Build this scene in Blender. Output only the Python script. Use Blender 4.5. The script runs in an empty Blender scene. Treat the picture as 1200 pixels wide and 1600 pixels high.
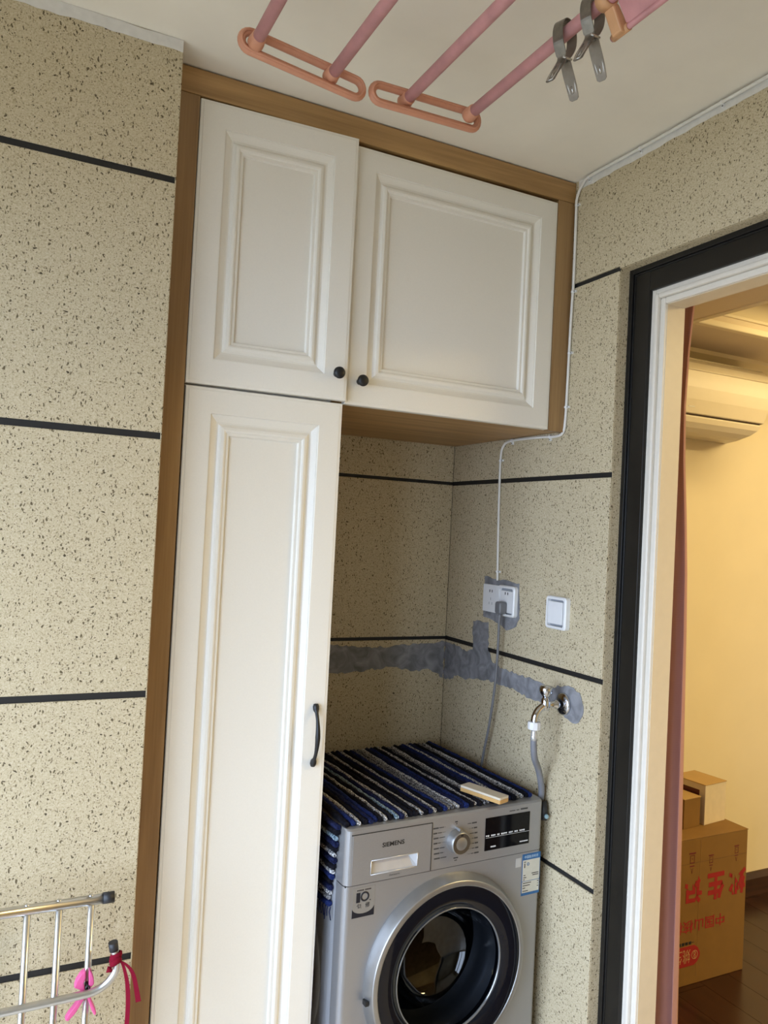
import bpy, bmesh, math, random
from mathutils import Vector, Matrix
random.seed(7)
S = bpy.context.scene
COL = S.collection

# ------------------------------------------------------------------ camera
cam_d = bpy.data.cameras.new('camera')
cam = bpy.data.objects.new('camera', cam_d); COL.objects.link(cam)
yaw, pit, rol = (math.radians(a) for a in (26.1734, 1.2612, 2.877))
fw = Vector((math.sin(yaw)*math.cos(pit), math.cos(yaw)*math.cos(pit), math.sin(pit)))
rt = Vector((math.cos(yaw), -math.sin(yaw), 0)); up = rt.cross(fw)
r2 = rt*math.cos(rol)+up*math.sin(rol); u2 = up*math.cos(rol)-rt*math.sin(rol)
M4 = Matrix((r2, u2, -fw)).transposed().to_4x4(); M4.translation = Vector((-0.30476, -1.73844, 1.56625))
cam.matrix_world = M4
cam_d.sensor_fit = 'VERTICAL'; cam_d.sensor_height = 24.0; cam_d.lens = 1220.17/1600*24.0
cam_d.clip_start = 0.02
S.camera = cam

# ------------------------------------------------------------------ world, lights, exposure
wd = bpy.data.worlds.new('sky'); S.world = wd; wd.use_nodes = True
bg = wd.node_tree.nodes['Background']; bg.inputs[0].default_value = (0.72, 0.88, 1.15, 1); bg.inputs[1].default_value = 8.1
S.view_settings.view_transform = 'Standard'; S.view_settings.look = 'None'
S.view_settings.gamma = 1.0; S.view_settings.use_curve_mapping = False
S.view_settings.exposure = 0.32

def area(name, loc, rot, sx, sy, power, col, portal=False):
    l = bpy.data.lights.new(name, 'AREA'); l.shape = 'RECTANGLE'; l.size = sx; l.size_y = sy; l.energy = power; l.color = col
    if portal: l.cycles.is_portal = True
    o = bpy.data.objects.new(name, l); COL.objects.link(o); o.location = loc; o.rotation_euler = rot
    return o
WX = -1.30           # plane of the balcony glazing, left of the camera
WZ0, WZ1 = 0.08, 2.12
WY0, WY1 = -2.5, -0.25
# portal that guides sampling of the sky through the balcony window opening
area('window_daylight', (WX+0.02, (WY0+WY1)/2, (WZ0+WZ1)/2), (0, math.radians(-90), 0), WZ1-WZ0, WY1-WY0, 1, (1, 1, 1), portal=True)
# warm ceiling lamp in the tray ceiling of the inner room
area('tray_lamp_light', (2.95, 0.02, 2.53), (0, 0, 0), 1.5, 0.25, 10, (1.0, 0.76, 0.36))
area('tray_lamp_light', (2.9, -1.62, 2.53), (0, 0, 0), 1.2, 0.25, 64, (1.0, 0.77, 0.37))

W, D, H = 1.102, 0.592, 2.5693
JZ = [0.135, 0.6692, 1.2027, 1.7361, 2.2728]      # heights of the black joints

# ------------------------------------------------------------------ materials
MATS = {}
def nodes_of(name):
    m = bpy.data.materials.new(name); m.use_nodes = True; nt = m.node_tree
    return m, nt, nt.nodes['Principled BSDF']
def N(nt, t, **kw):
    n = nt.nodes.new(t)
    for k, v in kw.items(): setattr(n, k, v)
    return n
def L(nt, a, b): nt.links.new(a, b)
def rgb(r, g, b): # sRGB 0-255 to linear
    f = lambda c: (c/255/12.92 if c/255 <= .04045 else ((c/255+.055)/1.055)**2.4)
    return (f(r), f(g), f(b), 1)
def ramp(nt, stops):
    n = N(nt, 'ShaderNodeValToRGB'); cr = n.color_ramp
    while len(cr.elements) < len(stops): cr.elements.new(0.5)
    for e, (p, c) in zip(cr.elements, stops): e.position = p; e.color = c
    return n
def plain(name, col, rough=0.5, metal=0.0, var=0.06, scale=40, bump=0.0, spec=0.5, coat=0.0):
    if name in MATS: return MATS[name]
    m, nt, b = nodes_of(name)
    tc = N(nt, 'ShaderNodeTexCoord'); nz = N(nt, 'ShaderNodeTexNoise'); nz.inputs['Scale'].default_value = scale; nz.inputs['Detail'].default_value = 4
    L(nt, tc.outputs['Object'], nz.inputs['Vector'])
    lo = tuple(c*(1-var) for c in col[:3])+(1,); hi = tuple(min(1, c*(1+var)) for c in col[:3])+(1,)
    r = ramp(nt, [(0.3, lo), (0.7, hi)]); L(nt, nz.outputs['Fac'], r.inputs[0]); L(nt, r.outputs[0], b.inputs['Base Color'])
    b.inputs['Roughness'].default_value = rough; b.inputs['Metallic'].default_value = metal
    b.inputs['Specular IOR Level'].default_value = spec; b.inputs['Coat Weight'].default_value = coat
    if bump:
        bp = N(nt, 'ShaderNodeBump'); bp.inputs['Strength'].default_value = bump; bp.inputs['Distance'].default_value = 0.002
        L(nt, nz.outputs['Fac'], bp.inputs['Height']); L(nt, bp.outputs[0], b.inputs['Normal'])
    MATS[name] = m; return m
def stone():
    m, nt, b = nodes_of('stone_paint')
    g = N(nt, 'ShaderNodeNewGeometry')
    warp = N(nt, 'ShaderNodeTexNoise'); warp.inputs['Scale'].default_value = 60; warp.inputs['Detail'].default_value = 2
    L(nt, g.outputs['Position'], warp.inputs['Vector'])
    sub = N(nt, 'ShaderNodeVectorMath', operation='SUBTRACT'); sub.inputs[1].default_value = (.5, .5, .5); L(nt, warp.outputs['Color'], sub.inputs[0])
    scl = N(nt, 'ShaderNodeVectorMath', operation='SCALE'); scl.inputs['Scale'].default_value = 0.014; L(nt, sub.outputs[0], scl.inputs[0])
    add = N(nt, 'ShaderNodeVectorMath', operation='ADD'); L(nt, g.outputs['Position'], add.inputs[0]); L(nt, scl.outputs[0], add.inputs[1])
    grain = N(nt, 'ShaderNodeTexNoise'); grain.inputs['Scale'].default_value = 330; grain.inputs['Detail'].default_value = 3; grain.inputs['Roughness'].default_value = .65
    L(nt, add.outputs[0], grain.inputs['Vector'])
    base = ramp(nt, [(0.30, (0.32, 0.25, 0.14, 1)), (0.45, (0.54, 0.455, 0.295, 1)), (0.60, (0.61, 0.525, 0.36, 1)), (0.75, (0.69, 0.615, 0.46, 1))])
    L(nt, grain.outputs['Fac'], base.inputs[0])
    cur = base.outputs[0]; speck_sum = None
    for (rot, st, sc, thr, frac, col) in [((.4, .3, .7), (1, 1, .45), 190, .33, .26, (.14, .108, .06, 1)), ((1.2, -.5, .2), (1, .5, 1), 240, .34, .36, (.24, .19, .115, 1)),
                                          ((0, .9, 1.9), (.55, 1, 1), 100, .20, .16, (.075, .056, .03, 1))]:
        mp = N(nt, 'ShaderNodeMapping'); mp.inputs['Rotation'].default_value = rot; mp.inputs['Scale'].default_value = st
        L(nt, add.outputs[0], mp.inputs['Vector'])
        v = N(nt, 'ShaderNodeTexVoronoi'); v.inputs['Scale'].default_value = sc; L(nt, mp.outputs[0], v.inputs['Vector'])
        lt = N(nt, 'ShaderNodeMapRange'); lt.inputs['From Min'].default_value = thr; lt.inputs['From Max'].default_value = thr-.07; L(nt, v.outputs['Distance'], lt.inputs['Value'])
        sp = N(nt, 'ShaderNodeSeparateColor'); L(nt, v.outputs['Color'], sp.inputs[0])
        pick = N(nt, 'ShaderNodeMath', operation='LESS_THAN'); pick.inputs[1].default_value = frac; L(nt, sp.outputs[0], pick.inputs[0])
        mu = N(nt, 'ShaderNodeMath', operation='MULTIPLY'); L(nt, lt.outputs[0], mu.inputs[0]); L(nt, pick.outputs[0], mu.inputs[1])
        mx = N(nt, 'ShaderNodeMix', data_type='RGBA'); L(nt, mu.outputs[0], mx.inputs['Factor']); L(nt, cur, mx.inputs['A']); mx.inputs['B'].default_value = col
        cur = mx.outputs['Result']
    L(nt, cur, b.inputs['Base Color']); b.inputs['Roughness'].default_value = .8; b.inputs['Specular IOR Level'].default_value = .25
    bp = N(nt, 'ShaderNodeBump'); bp.inputs['Strength'].default_value = .35; bp.inputs['Distance'].default_value = .002
    L(nt, grain.outputs['Fac'], bp.inputs['Height']); L(nt, bp.outputs[0], b.inputs['Normal'])
    return m
def wood(name, axis, dark, light, rough=.42, scale=1.0):
    m, nt, b = nodes_of(name)
    g = N(nt, 'ShaderNodeNewGeometry'); mp = N(nt, 'ShaderNodeMapping')
    s = [26*scale, 26*scale, 26*scale]; s[axis] = 1.6*scale; mp.inputs['Scale'].default_value = s
    L(nt, g.outputs['Position'], mp.inputs['Vector'])
    n1 = N(nt, 'ShaderNodeTexNoise'); n1.inputs['Scale'].default_value = 1.0; n1.inputs['Detail'].default_value = 6; n1.inputs['Distortion'].default_value = .8
    L(nt, mp.outputs[0], n1.inputs['Vector'])
    mp2 = N(nt, 'ShaderNodeMapping'); s2 = [190*scale]*3; s2[axis] = 5*scale; mp2.inputs['Scale'].default_value = s2; L(nt, g.outputs['Position'], mp2.inputs['Vector'])
    n2 = N(nt, 'ShaderNodeTexNoise'); n2.inputs['Scale'].default_value = 1.0; n2.inputs['Detail'].default_value = 3; L(nt, mp2.outputs[0], n2.inputs['Vector'])
    ad = N(nt, 'ShaderNodeMath', operation='MULTIPLY_ADD'); ad.inputs[1].default_value = .3; L(nt, n2.outputs['Fac'], ad.inputs[0]); L(nt, n1.outputs['Fac'], ad.inputs[2])
    r = ramp(nt, [(.42, dark), (.62, tuple((a+c)/2 for a, c in zip(dark, light))), (.85, light)]); L(nt, ad.outputs[0], r.inputs[0])
    L(nt, r.outputs[0], b.inputs['Base Color']); b.inputs['Roughness'].default_value = rough
    return m
def cement():
    m, nt, b = nodes_of('cement')
    g = N(nt, 'ShaderNodeNewGeometry'); n = N(nt, 'ShaderNodeTexNoise'); n.inputs['Scale'].default_value = 22; n.inputs['Detail'].default_value = 6; n.inputs['Distortion'].default_value = 1.2
    L(nt, g.outputs['Position'], n.inputs['Vector'])
    r = ramp(nt, [(.3, (.15, .15, .155, 1)), (.5, (.225, .225, .235, 1)), (.72, (.33, .33, .345, 1))]); L(nt, n.outputs['Fac'], r.inputs[0]); L(nt, r.outputs[0], b.inputs['Base Color'])
    b.inputs['Roughness'].default_value = .75
    bp = N(nt, 'ShaderNodeBump'); bp.inputs['Strength'].default_value = .4; bp.inputs['Distance'].default_value = .003; L(nt, n.outputs['Fac'], bp.inputs['Height']); L(nt, bp.outputs[0], b.inputs['Normal'])
    return m
def smoked(name, tint, fac0=.06):
    m = bpy.data.materials.new(name); m.use_nodes = True; nt = m.node_tree; nt.nodes.clear()
    o = N(nt, 'ShaderNodeOutputMaterial'); t = N(nt, 'ShaderNodeBsdfTransparent'); t.inputs[0].default_value = tint
    gl = N(nt, 'ShaderNodeBsdfGlossy'); gl.inputs['Roughness'].default_value = .02
    lw = N(nt, 'ShaderNodeLayerWeight'); lw.inputs['Blend'].default_value = .5
    pw = N(nt, 'ShaderNodeMath', operation='POWER'); pw.inputs[1].default_value = 4.0; L(nt, lw.outputs['Facing'], pw.inputs[0])
    fr = N(nt, 'ShaderNodeMath', operation='MULTIPLY_ADD'); fr.inputs[1].default_value = .9; fr.inputs[2].default_value = fac0; L(nt, pw.outputs[0], fr.inputs[0])
    nz = N(nt, 'ShaderNodeTexNoise'); nz.inputs['Scale'].default_value = 9; bp = N(nt, 'ShaderNodeBump'); bp.inputs['Strength'].default_value = .02; L(nt, nz.outputs['Fac'], bp.inputs['Height']); L(nt, bp.outputs[0], gl.inputs['Normal'])
    mx = N(nt, 'ShaderNodeMixShader'); L(nt, fr.outputs[0], mx.inputs[0]); L(nt, t.outputs[0], mx.inputs[1]); L(nt, gl.outputs[0], mx.inputs[2]); L(nt, mx.outputs[0], o.inputs[0])
    return m
def rag(name, c1, c2, sc=260):
    m, nt, b = nodes_of(name)
    tc = N(nt, 'ShaderNodeTexCoord'); n = N(nt, 'ShaderNodeTexNoise'); n.inputs['Scale'].default_value = sc; n.inputs['Detail'].default_value = 3; L(nt, tc.outputs['Object'], n.inputs['Vector'])
    r = ramp(nt, [(.42, c1), (.58, c2)]); L(nt, n.outputs['Fac'], r.inputs[0]); L(nt, r.outputs[0], b.inputs['Base Color']); b.inputs['Roughness'].default_value = .95; b.inputs['Specular IOR Level'].default_value = .1
    bp = N(nt, 'ShaderNodeBump'); bp.inputs['Strength'].default_value = .8; bp.inputs['Distance'].default_value = .002; L(nt, n.outputs['Fac'], bp.inputs['Height']); L(nt, bp.outputs[0], b.inputs['Normal'])
    return m
def fabric(name, c):
    m, nt, b = nodes_of(name)
    tc = N(nt, 'ShaderNodeTexCoord'); w = N(nt, 'ShaderNodeTexWave'); w.inputs['Scale'].default_value = 120; w.inputs['Distortion'].default_value = 3; w.bands_direction = 'Z'
    L(nt, tc.outputs['Object'], w.inputs['Vector'])
    r = ramp(nt, [(0, tuple(x*.85 for x in c[:3])+(1,)), (1, c)]); L(nt, w.outputs['Fac'], r.inputs[0]); L(nt, r.outputs[0], b.inputs['Base Color'])
    b.inputs['Roughness'].default_value = .9; b.inputs['Sheen Weight'].default_value = .2
    return m

STONE = stone(); CEM = cement()
JOINT = plain('joint_black', (.012, .011, .010, 1), .6)
CEIL = plain('ceiling_paint', (.87, .81, .69, 1), .8, var=.03, scale=6)
WPAINT = plain('white_paint', (.74, .72, .67, 1), .7, var=.05, scale=60, bump=.2)
WOODV = wood('oak_vertical', 2, (.21, .115, .043, 1), (.37, .225, .098, 1))
WOODH = wood('oak_horizontal', 0, (.28, .155, .055, 1), (.50, .30, .12, 1))
CREAM = plain('cabinet_cream', (.82, .785, .70, 1), .38, var=.012, scale=260, bump=.05)
BLKMET = plain('black_metal', (.008, .008, .009, 1), .45)
SILVER = plain('washer_silver', (.36, .36, .365, 1), .38, metal=.55, var=.03, scale=500)
SILVER2 = plain('washer_side', (.44, .45, .47, 1), .4, metal=.3, var=.02, scale=300)
TRIM = plain('ring_silver', (.36, .36, .355, 1), .36, metal=.8, var=.03)
CHROME = plain('chrome', (.62, .645, .69, 1), .12, metal=1.0, var=.04)
STEEL = plain('stainless', (.66, .66, .65, 1), .3, metal=1.0, var=.06, scale=25)
BLKGLOSS = plain('black_gloss', (.004, .004, .005, 1), .08, spec=.2)
BLKRUB = plain('black_rubber', (.02, .02, .022, 1), .5)
WPLAST = plain('white_plastic', (.80, .80, .79, 1), .3, var=.015)
GPLAST = plain('grey_plastic', (.17, .17, .175, 1), .45)
GHOSE = plain('hose_grey', (.20, .205, .225, 1), .45, var=.05)
ALU = plain('dark_aluminium', (.014, .012, .009, 1), .42, var=.15, scale=12, spec=.3)
PINK = plain('pink_coating', (.56, .27, .275, 1), .5, var=.14, scale=22, bump=.1)
ORANGE = plain('orange_plastic', (.62, .285, .175, 1), .42, var=.06)
ORANGE2 = plain('apricot_plastic', (.66, .36, .18, 1), .45)
TAUPE = plain('clip_taupe', (.25, .215, .17, 1), .5, metal=.1, var=.12, scale=60)
INK = plain('black_ink', (.012, .012, .013, 1), .5)
WINK = plain('white_ink', (.75, .75, .75, 1), .5)

# ------------------------------------------------------------------ geometry helpers
class MB:
    def __init__(s): s.v = []; s.f = []; s.sm = []
    def add(s, vs, fs, smooth=False):
        o = len(s.v); s.v += [tuple(p) for p in vs]
        for f in fs: s.f.append(tuple(i+o for i in f)); s.sm.append(smooth)
        return s
    def box(s, x0, x1, y0, y1, z0, z1):
        return s.add([(x0,y0,z0),(x1,y0,z0),(x1,y1,z0),(x0,y1,z0),(x0,y0,z1),(x1,y0,z1),(x1,y1,z1),(x0,y1,z1)],
                     [(0,3,2,1),(4,5,6,7),(0,1,5,4),(1,2,6,5),(2,3,7,6),(3,0,4,7)])
    def tube(s, pts, r, n=12, closed=False, ref=None):
        pts = [Vector(p) for p in pts]; m = len(pts)
        rs = r if isinstance(r, (list, tuple)) else [r]*m
        vs = []; prev = None
        for i, p in enumerate(pts):
            if closed: t = (pts[(i+1) % m]-pts[i-1]).normalized()
            else: t = (pts[min(i+1, m-1)]-pts[max(i-1, 0)]).normalized()
            if prev is None:
                a = Vector(ref) if ref else (Vector((0,0,1)) if abs(t.z) < .9 else Vector((1,0,0)))
            else: a = prev
            a = (a-t*a.dot(t)).normalized(); prev = a; b = t.cross(a)
            for k in range(n):
                q = 2*math.pi*k/n; vs.append(p+(a*math.cos(q)+b*math.sin(q))*rs[i])
        fs = []
        for i in range(m if closed else m-1):
            j = (i+1) % m
            for k in range(n): fs.append((i*n+k, i*n+(k+1) % n, j*n+(k+1) % n, j*n+k))
        s.add(vs, fs, True)
        if not closed:
            o = len(s.v)-len(vs); s.f.append(tuple(o+k for k in reversed(range(n)))); s.f.append(tuple(o+(m-1)*n+k for k in range(n))); s.sm += [False, False]
        return s
    def band(s, pts, wdir, w, t):            # flat strip swept along pts, width w along wdir, thickness t
        pts = [Vector(p) for p in pts]; wd_ = Vector(wdir).normalized(); m = len(pts); vs = []
        ws = w if isinstance(w, (list, tuple)) else [w]*m
        for i, p in enumerate(pts):
            tn = (pts[min(i+1, m-1)]-pts[max(i-1, 0)]).normalized(); nn = tn.cross(wd_).normalized()
            for a, c in ((-.5,-.5),(.5,-.5),(.5,.5),(-.5,.5)): vs.append(p+wd_*a*ws[i]+nn*c*t)
        fs = [(0,1,2,3), tuple((m-1)*4+k for k in (3,2,1,0))]
        for i in range(m-1):
            for k in range(4): fs.append((i*4+k, i*4+4+k, i*4+4+(k+1) % 4, i*4+(k+1) % 4))
        return s.add(vs, fs)
    def lathe(s, prof, c, axis, n=32, smooth=True, close=False):   # prof: (r, h) along axis from c
        c = Vector(c); ax = Vector(axis).normalized(); a = ax.orthogonal().normalized(); b = ax.cross(a); vs = []
        for (r, h) in prof:
            for k in range(n):
                q = 2*math.pi*k/n; vs.append(c+ax*h+(a*math.cos(q)+b*math.sin(q))*max(r, 1e-5))
        fs = []; m = len(prof)
        for i in range(m if close else m-1):
            j = (i+1) % m
            for k in range(n): fs.append((i*n+k, i*n+(k+1) % n, j*n+(k+1) % n, j*n+k))
        return s.add(vs, fs, smooth)
    def prism(s, poly, fn, t0, t1):          # poly of (a,b); fn(a,b,t) -> point
        n = len(poly); vs = [fn(a, b, t0) for a, b in poly]+[fn(a, b, t1) for a, b in poly]
        fs = [tuple(range(n)), tuple(reversed(range(n, 2*n)))]+[(i, i+n, (i+1) % n+n, (i+1) % n) for i in range(n)]
        return s.add(vs, fs)
    def xform(s, fn): s.v = [tuple(fn(Vector(p))) for p in s.v]; return s

ORG = {}
def build(name, mb, mat, parent=None, bevel=0.0, label=None, cat=None, group=None, kind=None, seg=2, local=False, smooth=None):
    me = bpy.data.meshes.new(name)
    vs = [Vector(p) for p in mb.v]
    if parent is not None: org = Vector((0,0,0)) if local else ORG.get(parent.as_pointer(), Vector((0,0,0)))
    else:
        lo = [min(p[i] for p in vs) for i in range(3)]; hi = [max(p[i] for p in vs) for i in range(3)]
        org = Vector(((lo[0]+hi[0])/2, (lo[1]+hi[1])/2, lo[2]))
    me.from_pydata([p-org for p in vs], [], mb.f)
    me.polygons.foreach_set('use_smooth', [bool(x) if smooth is None else smooth for x in mb.sm])
    bm = bmesh.new(); bm.from_mesh(me); bmesh.ops.recalc_face_normals(bm, faces=bm.faces)
    bm.to_mesh(me); bm.free(); me.materials.append(mat)
    o = bpy.data.objects.new(name, me); COL.objects.link(o)
    if parent is not None:
        o.parent = parent; ORG[o.as_pointer()] = org
    else:
        o.location = org; ORG[o.as_pointer()] = org
    if bevel:
        bv = o.modifiers.new('bevel', 'BEVEL'); bv.width = bevel; bv.segments = seg; bv.limit_method = 'ANGLE'; bv.angle_limit = math.radians(35)
    if label: o['label'] = label
    if cat: o['category'] = cat
    if group: o['group'] = group
    if kind: o['kind'] = kind
    return o
def thing(name, label, cat, loc=(0,0,0), rotz=0, group=None, kind=None):
    o = bpy.data.objects.new(name, None); COL.objects.link(o); o.location = loc; o.rotation_euler = (0, 0, rotz)
    o.empty_display_size = .05
    if label: o['label'] = label
    if cat: o['category'] = cat
    if group: o['group'] = group
    if kind: o['kind'] = kind
    ORG[o.as_pointer()] = Vector(loc); return o
def textmesh(body, w, h, bold=0.0):
    """flat text outline scaled to w x h, returned as verts/faces in the (a,b) plane with origin at lower left"""
    c = bpy.data.curves.new('t', 'FONT'); c.body = body; c.size = 1.0; c.offset = bold; c.fill_mode = 'FRONT'; c.resolution_u = 3
    o = bpy.data.objects.new('t', c); COL.objects.link(o)
    dg = bpy.context.evaluated_depsgraph_get(); dg.update()
    me = bpy.data.meshes.new_from_object(o.evaluated_get(dg))
    vs = [v.co.copy() for v in me.vertices]; fs = [tuple(p.vertices) for p in me.polygons]
    bpy.data.objects.remove(o); bpy.data.curves.remove(c); bpy.data.meshes.remove(me)
    if not vs: return [], []
    x0 = min(v.x for v in vs); x1 = max(v.x for v in vs); y0 = min(v.y for v in vs); y1 = max(v.y for v in vs)
    k = w/(x1-x0); kh = h/(y1-y0)
    return [((v.x-x0)*k, (v.y-y0)*kh) for v in vs], fs
def catmull(pts, n=8):
    P = [Vector(p) for p in pts]; out = []
    for i in range(len(P)-1):
        p0 = P[max(i-1, 0)]; p1 = P[i]; p2 = P[i+1]; p3 = P[min(i+2, len(P)-1)]
        for k in range(n):
            t = k/n; out.append(.5*((2*p1)+(-p0+p2)*t+(2*p0-5*p1+4*p2-p3)*t*t+(-p0+3*p1-3*p2+p3)*t**3))
    out.append(P[-1]); return out
def ragged(poly, step=.012, amp=.004):
    out = []; n = len(poly)
    for i in range(n):
        a = Vector((*poly[i], 0)); b = Vector((*poly[(i+1) % n], 0)); d = b-a; k = max(1, int(d.length/step))
        nn = Vector((-d.y, d.x, 0)).normalized()
        for j in range(k):
            p = a+d*(j/k)+nn*(random.uniform(-amp, amp) if j else random.uniform(-amp, amp)*.4); out.append((p.x, p.y))
    return out

# ================================================================== THE SETTING
FX0, FX1, FY0 = -1.36, W, -3.4
build('floor', MB().box(FX0-.1, 1.20, FY0, .75, -.08, 0), plain('balcony_tile', (.62, .57, .49, 1), .4, var=.06, scale=8), label='balcony floor of beige tile', kind='structure')
build('ceiling', MB().box(FX0-.1, 1.22, FY0, .75, H, H+.12), CEIL, label='white painted balcony ceiling', kind='structure')

# left end wall (beside the cabinet): backing with stone-paint panels and recessed black joints
WLX, WLY = -0.0125, -0.08
wl = build('wall_left', MB().box(FX0-.1, WLX-.002, WLY+.004, .75, 0, H), JOINT, kind='structure', label='speckled beige stone-paint wall left of the cabinet')
def slabs(parent, fn, a0, a1, zs, gap=.0140, name='wall_panel', depth=.004):
    for z0, z1 in zip(zs[:-1], zs[1:]):
        lo = z0+(gap/2 if z0 > 0 else 0); hi = z1-(gap/2 if z1 < H-.01 else 0)
        fn(parent, a0, a1, lo, hi, name)
def slab_left(par, a0, a1, lo, hi, nm):
    build(nm, MB().box(a0, a1, WLY, WLY+.0045, lo, hi), STONE, par, bevel=.0012, seg=1)
slabs(wl, slab_left, FX0, WLX, [0]+JZ+[H])
build('wall_return', MB().box(WLX-.0015, WLX+.0005, WLY+.001, .08, 0, H), STONE, wl)
band = ragged([(FX0, H-.0005), (FX0, H-.026), (WLX, H-.026), (WLX, H-.0005)], .02, .0022)
band = [(a, min(b, H-.0005)) for a, b in band]
build('paint_band', MB().prism(band, lambda a, b, t: (min(a, WLX), WLY-t, b), 0, .0012), WPAINT, wl)

# niche back wall
wb = build('wall_back', MB().box(-.02, W+.05, D+.0045, .75, 0, H), JOINT, kind='structure', label='speckled stone-paint wall at the back of the niche')
def slab_back(par, a0, a1, lo, hi, nm):
    build(nm, MB().box(a0, a1, D, D+.005, lo, hi), STONE, par, bevel=.0012, seg=1)
slabs(wb, slab_back, .02, W, [0]+JZ+[H], .011)

# right wall: pier, lintel over the doorway
YE, LZ = -.19, 2.2725
wr = build('wall_right', MB().box(W+.0045, 1.205, YE+.001, .75, 0, H).box(W+.0045, 1.205, FY0, YE+.001, LZ+.001, H).box(W+.0045, 1.205, FY0, -2.05, 0, LZ+.001), JOINT, kind='structure', label='speckled stone-paint wall with socket, switch and doorway')
def slab_right(par, a0, a1, lo, hi, nm):
    build(nm, MB().box(W, W+.005, a0, a1, lo, hi), STONE, par, bevel=.0012, seg=1)
slabs(wr, slab_right, YE, D, [0]+JZ, .0135)
build('wall_panel', MB().box(W, W+.005, YE, D, JZ[-1]+.006, H).box(W, W+.005, FY0, YE, LZ, H), STONE, wr)
build('reveal_panel', MB().box(W+.0045, 1.142, YE-.0008, YE+.002, 0, LZ), STONE, wr)
build('reveal_panel', MB().box(W+.0045, 1.142, -2.05, YE, LZ-.0008, LZ+.002), STONE, wr)
band = ragged([(FY0, H-.0005), (FY0, H-.028), (-.012, H-.028), (-.012, H-.0005)], .02, .002)
build('paint_band', MB().prism([(a, min(b, H-.0005)) for a, b in band], lambda a, b, t: (W-t, a, b), 0, .0012), WPAINT, wr)
def prot(p): return W-p
cr = [(.588,1.191),(.52,1.186),(.46,1.178),(.415,1.19),(.420,1.281),(.334,1.289),(.326,1.20),(.30,1.168),(.25,1.158),(.176,1.157),(.10,1.154),(.058,1.152),(.02,1.146),(-.049,1.166),(-.085,1.166),(-.109,1.159),(-.126,1.124),(-.118,1.09),(-.10,1.073),(-.055,1.081),(-.03,1.10),(.009,1.093),(.05,1.099),(.088,1.096),(.172,1.107),(.274,1.109),(.385,1.103),(.45,1.085),(.504,1.092),(.55,1.066),(.588,1.064)]
build('cement_patch', MB().prism(ragged(cr, .010, .0042), lambda a, b, t: (W-t, a, b), 0, .0022), CEM, wr)
co = [(.366,1.432),(.18,1.424),(.172,1.32),(.186,1.294),(.236,1.277),(.27,1.291),(.31,1.300),(.362,1.303)]
build('cement_patch', MB().prism(ragged(co, .014, .003), lambda a, b, t: (W-t, a, b), 0, .002), CEM, wr)
cb = [(.44,1.186),(.6,1.186),(.674,1.186),(.749,1.18),(.811,1.175),(.901,1.177),(.995,1.183),(1.098,1.19),(1.098,1.064),(1.048,1.094),(.981,1.092),(.905,1.108),(.815,1.102),(.727,1.093),(.68,1.097),(.44,1.098)]
build('cement_patch', MB().prism(ragged(cb, .010, .0042), lambda a, b, t: (a, D-t, b), 0, .0022), CEM, wb)

# balcony side out of view: parapet, posts and header of the glazing, rear wall
wo = build('wall_outer', MB().box(FX0-.1, WX, FY0, WLY, 0, WZ0).box(FX0-.1, WX, FY0, WLY, WZ1, H).box(FX0-.1, WX, WY1, WLY, WZ0, WZ1).box(FX0-.1, WX, FY0, WY0, WZ0, WZ1), STONE, kind='structure', label='balcony parapet and window header opposite the doorway')
for k in range(3):
    y = WY0+(WY1-WY0)*(k+.5)/3; hw = (WY1-WY0)/6
    m = MB(); m.box(FX0-.04, WX-.01, y-hw, y-hw+.035, WZ0, WZ1).box(FX0-.04, WX-.01, y+hw-.035, y+hw, WZ0, WZ1).box(FX0-.04, WX-.01, y-hw, y+hw, WZ0, WZ0+.04).box(FX0-.04, WX-.01, y-hw, y+hw, WZ1-.04, WZ1)
    build('window_%d' % (k+1), m, ALU, kind='structure', label='dark aluminium balcony window frame')
build('wall_rear', MB().box(FX0-.1, 1.27, FY0-.1, FY0, 0, H), STONE, kind='structure', label='speckled balcony wall behind the viewer')
build('ground_outside', MB().box(-60, -1.6, -40, 40, -9.2, -9), plain('outdoor_ground', (.23, .205, .16, 1), .9, var=.3, scale=.3), kind='structure', label='ground outside far below the balcony')

# doorway: dark aluminium frame, white casing, cream jamb lining
def jamb(name, x0, x1, y0, y1, ztop, mat, bevel=.001, kind='structure', lab=None, par=None):
    """upside-down U round the doorway: y1 is the edge nearest the cabinet, band width y1-y0"""
    w = y1-y0; yb = -2.05-(YE-y1)*-1 if False else -2.05+(YE-y1)
    m = MB(); m.box(x0, x1, y0, y1, 0, ztop).box(x0, x1, yb, y0, ztop-w, ztop).box(x0, x1, yb, yb+w, 0, ztop-w)
    return build(name, m, mat, par, bevel=bevel, kind=kind if par is None else None, label=lab)
tf = thing('door_1', 'dark aluminium door frame set in the speckled doorway', None, (1.15, -1.1, 0), kind='structure')
jamb('outer_strip', 1.135, 1.20, -.2045, YE-.001, LZ-.001, plain('gasket_black', (.006, .006, .006, 1), .35), par=tf)
jamb('frame_profile', 1.142, 1.20, -.258, -.2045, LZ-.0145, ALU, .002, par=tf)
jamb('frame_lip', 1.1395, 1.145, -.2095, -.2045, LZ-.0145, plain('gasket_black', (.006, .006, .006, 1), .35), par=tf)
t1 = thing('trim_1', 'white painted casing around the doorway', None, (1.2, -1.1, 0), kind='structure')
CAS = plain('casing_white', (.76, .71, .62, 1), .35, var=.02)
jamb('casing_board', 1.152, 1.21, -.269, -.245, LZ-.055, CAS, .003, par=t1)
jamb('casing_bead', 1.147, 1.21, -.282, -.269, LZ-.079, CAS, .004, par=t1)
jamb('casing_board', 1.156, 1.21, -.298, -.282, LZ-.092, CAS, .003, par=t1)
JAMBC = plain('jamb_cream', (.70, .60, .44, 1), .45, var=.02)
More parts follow.
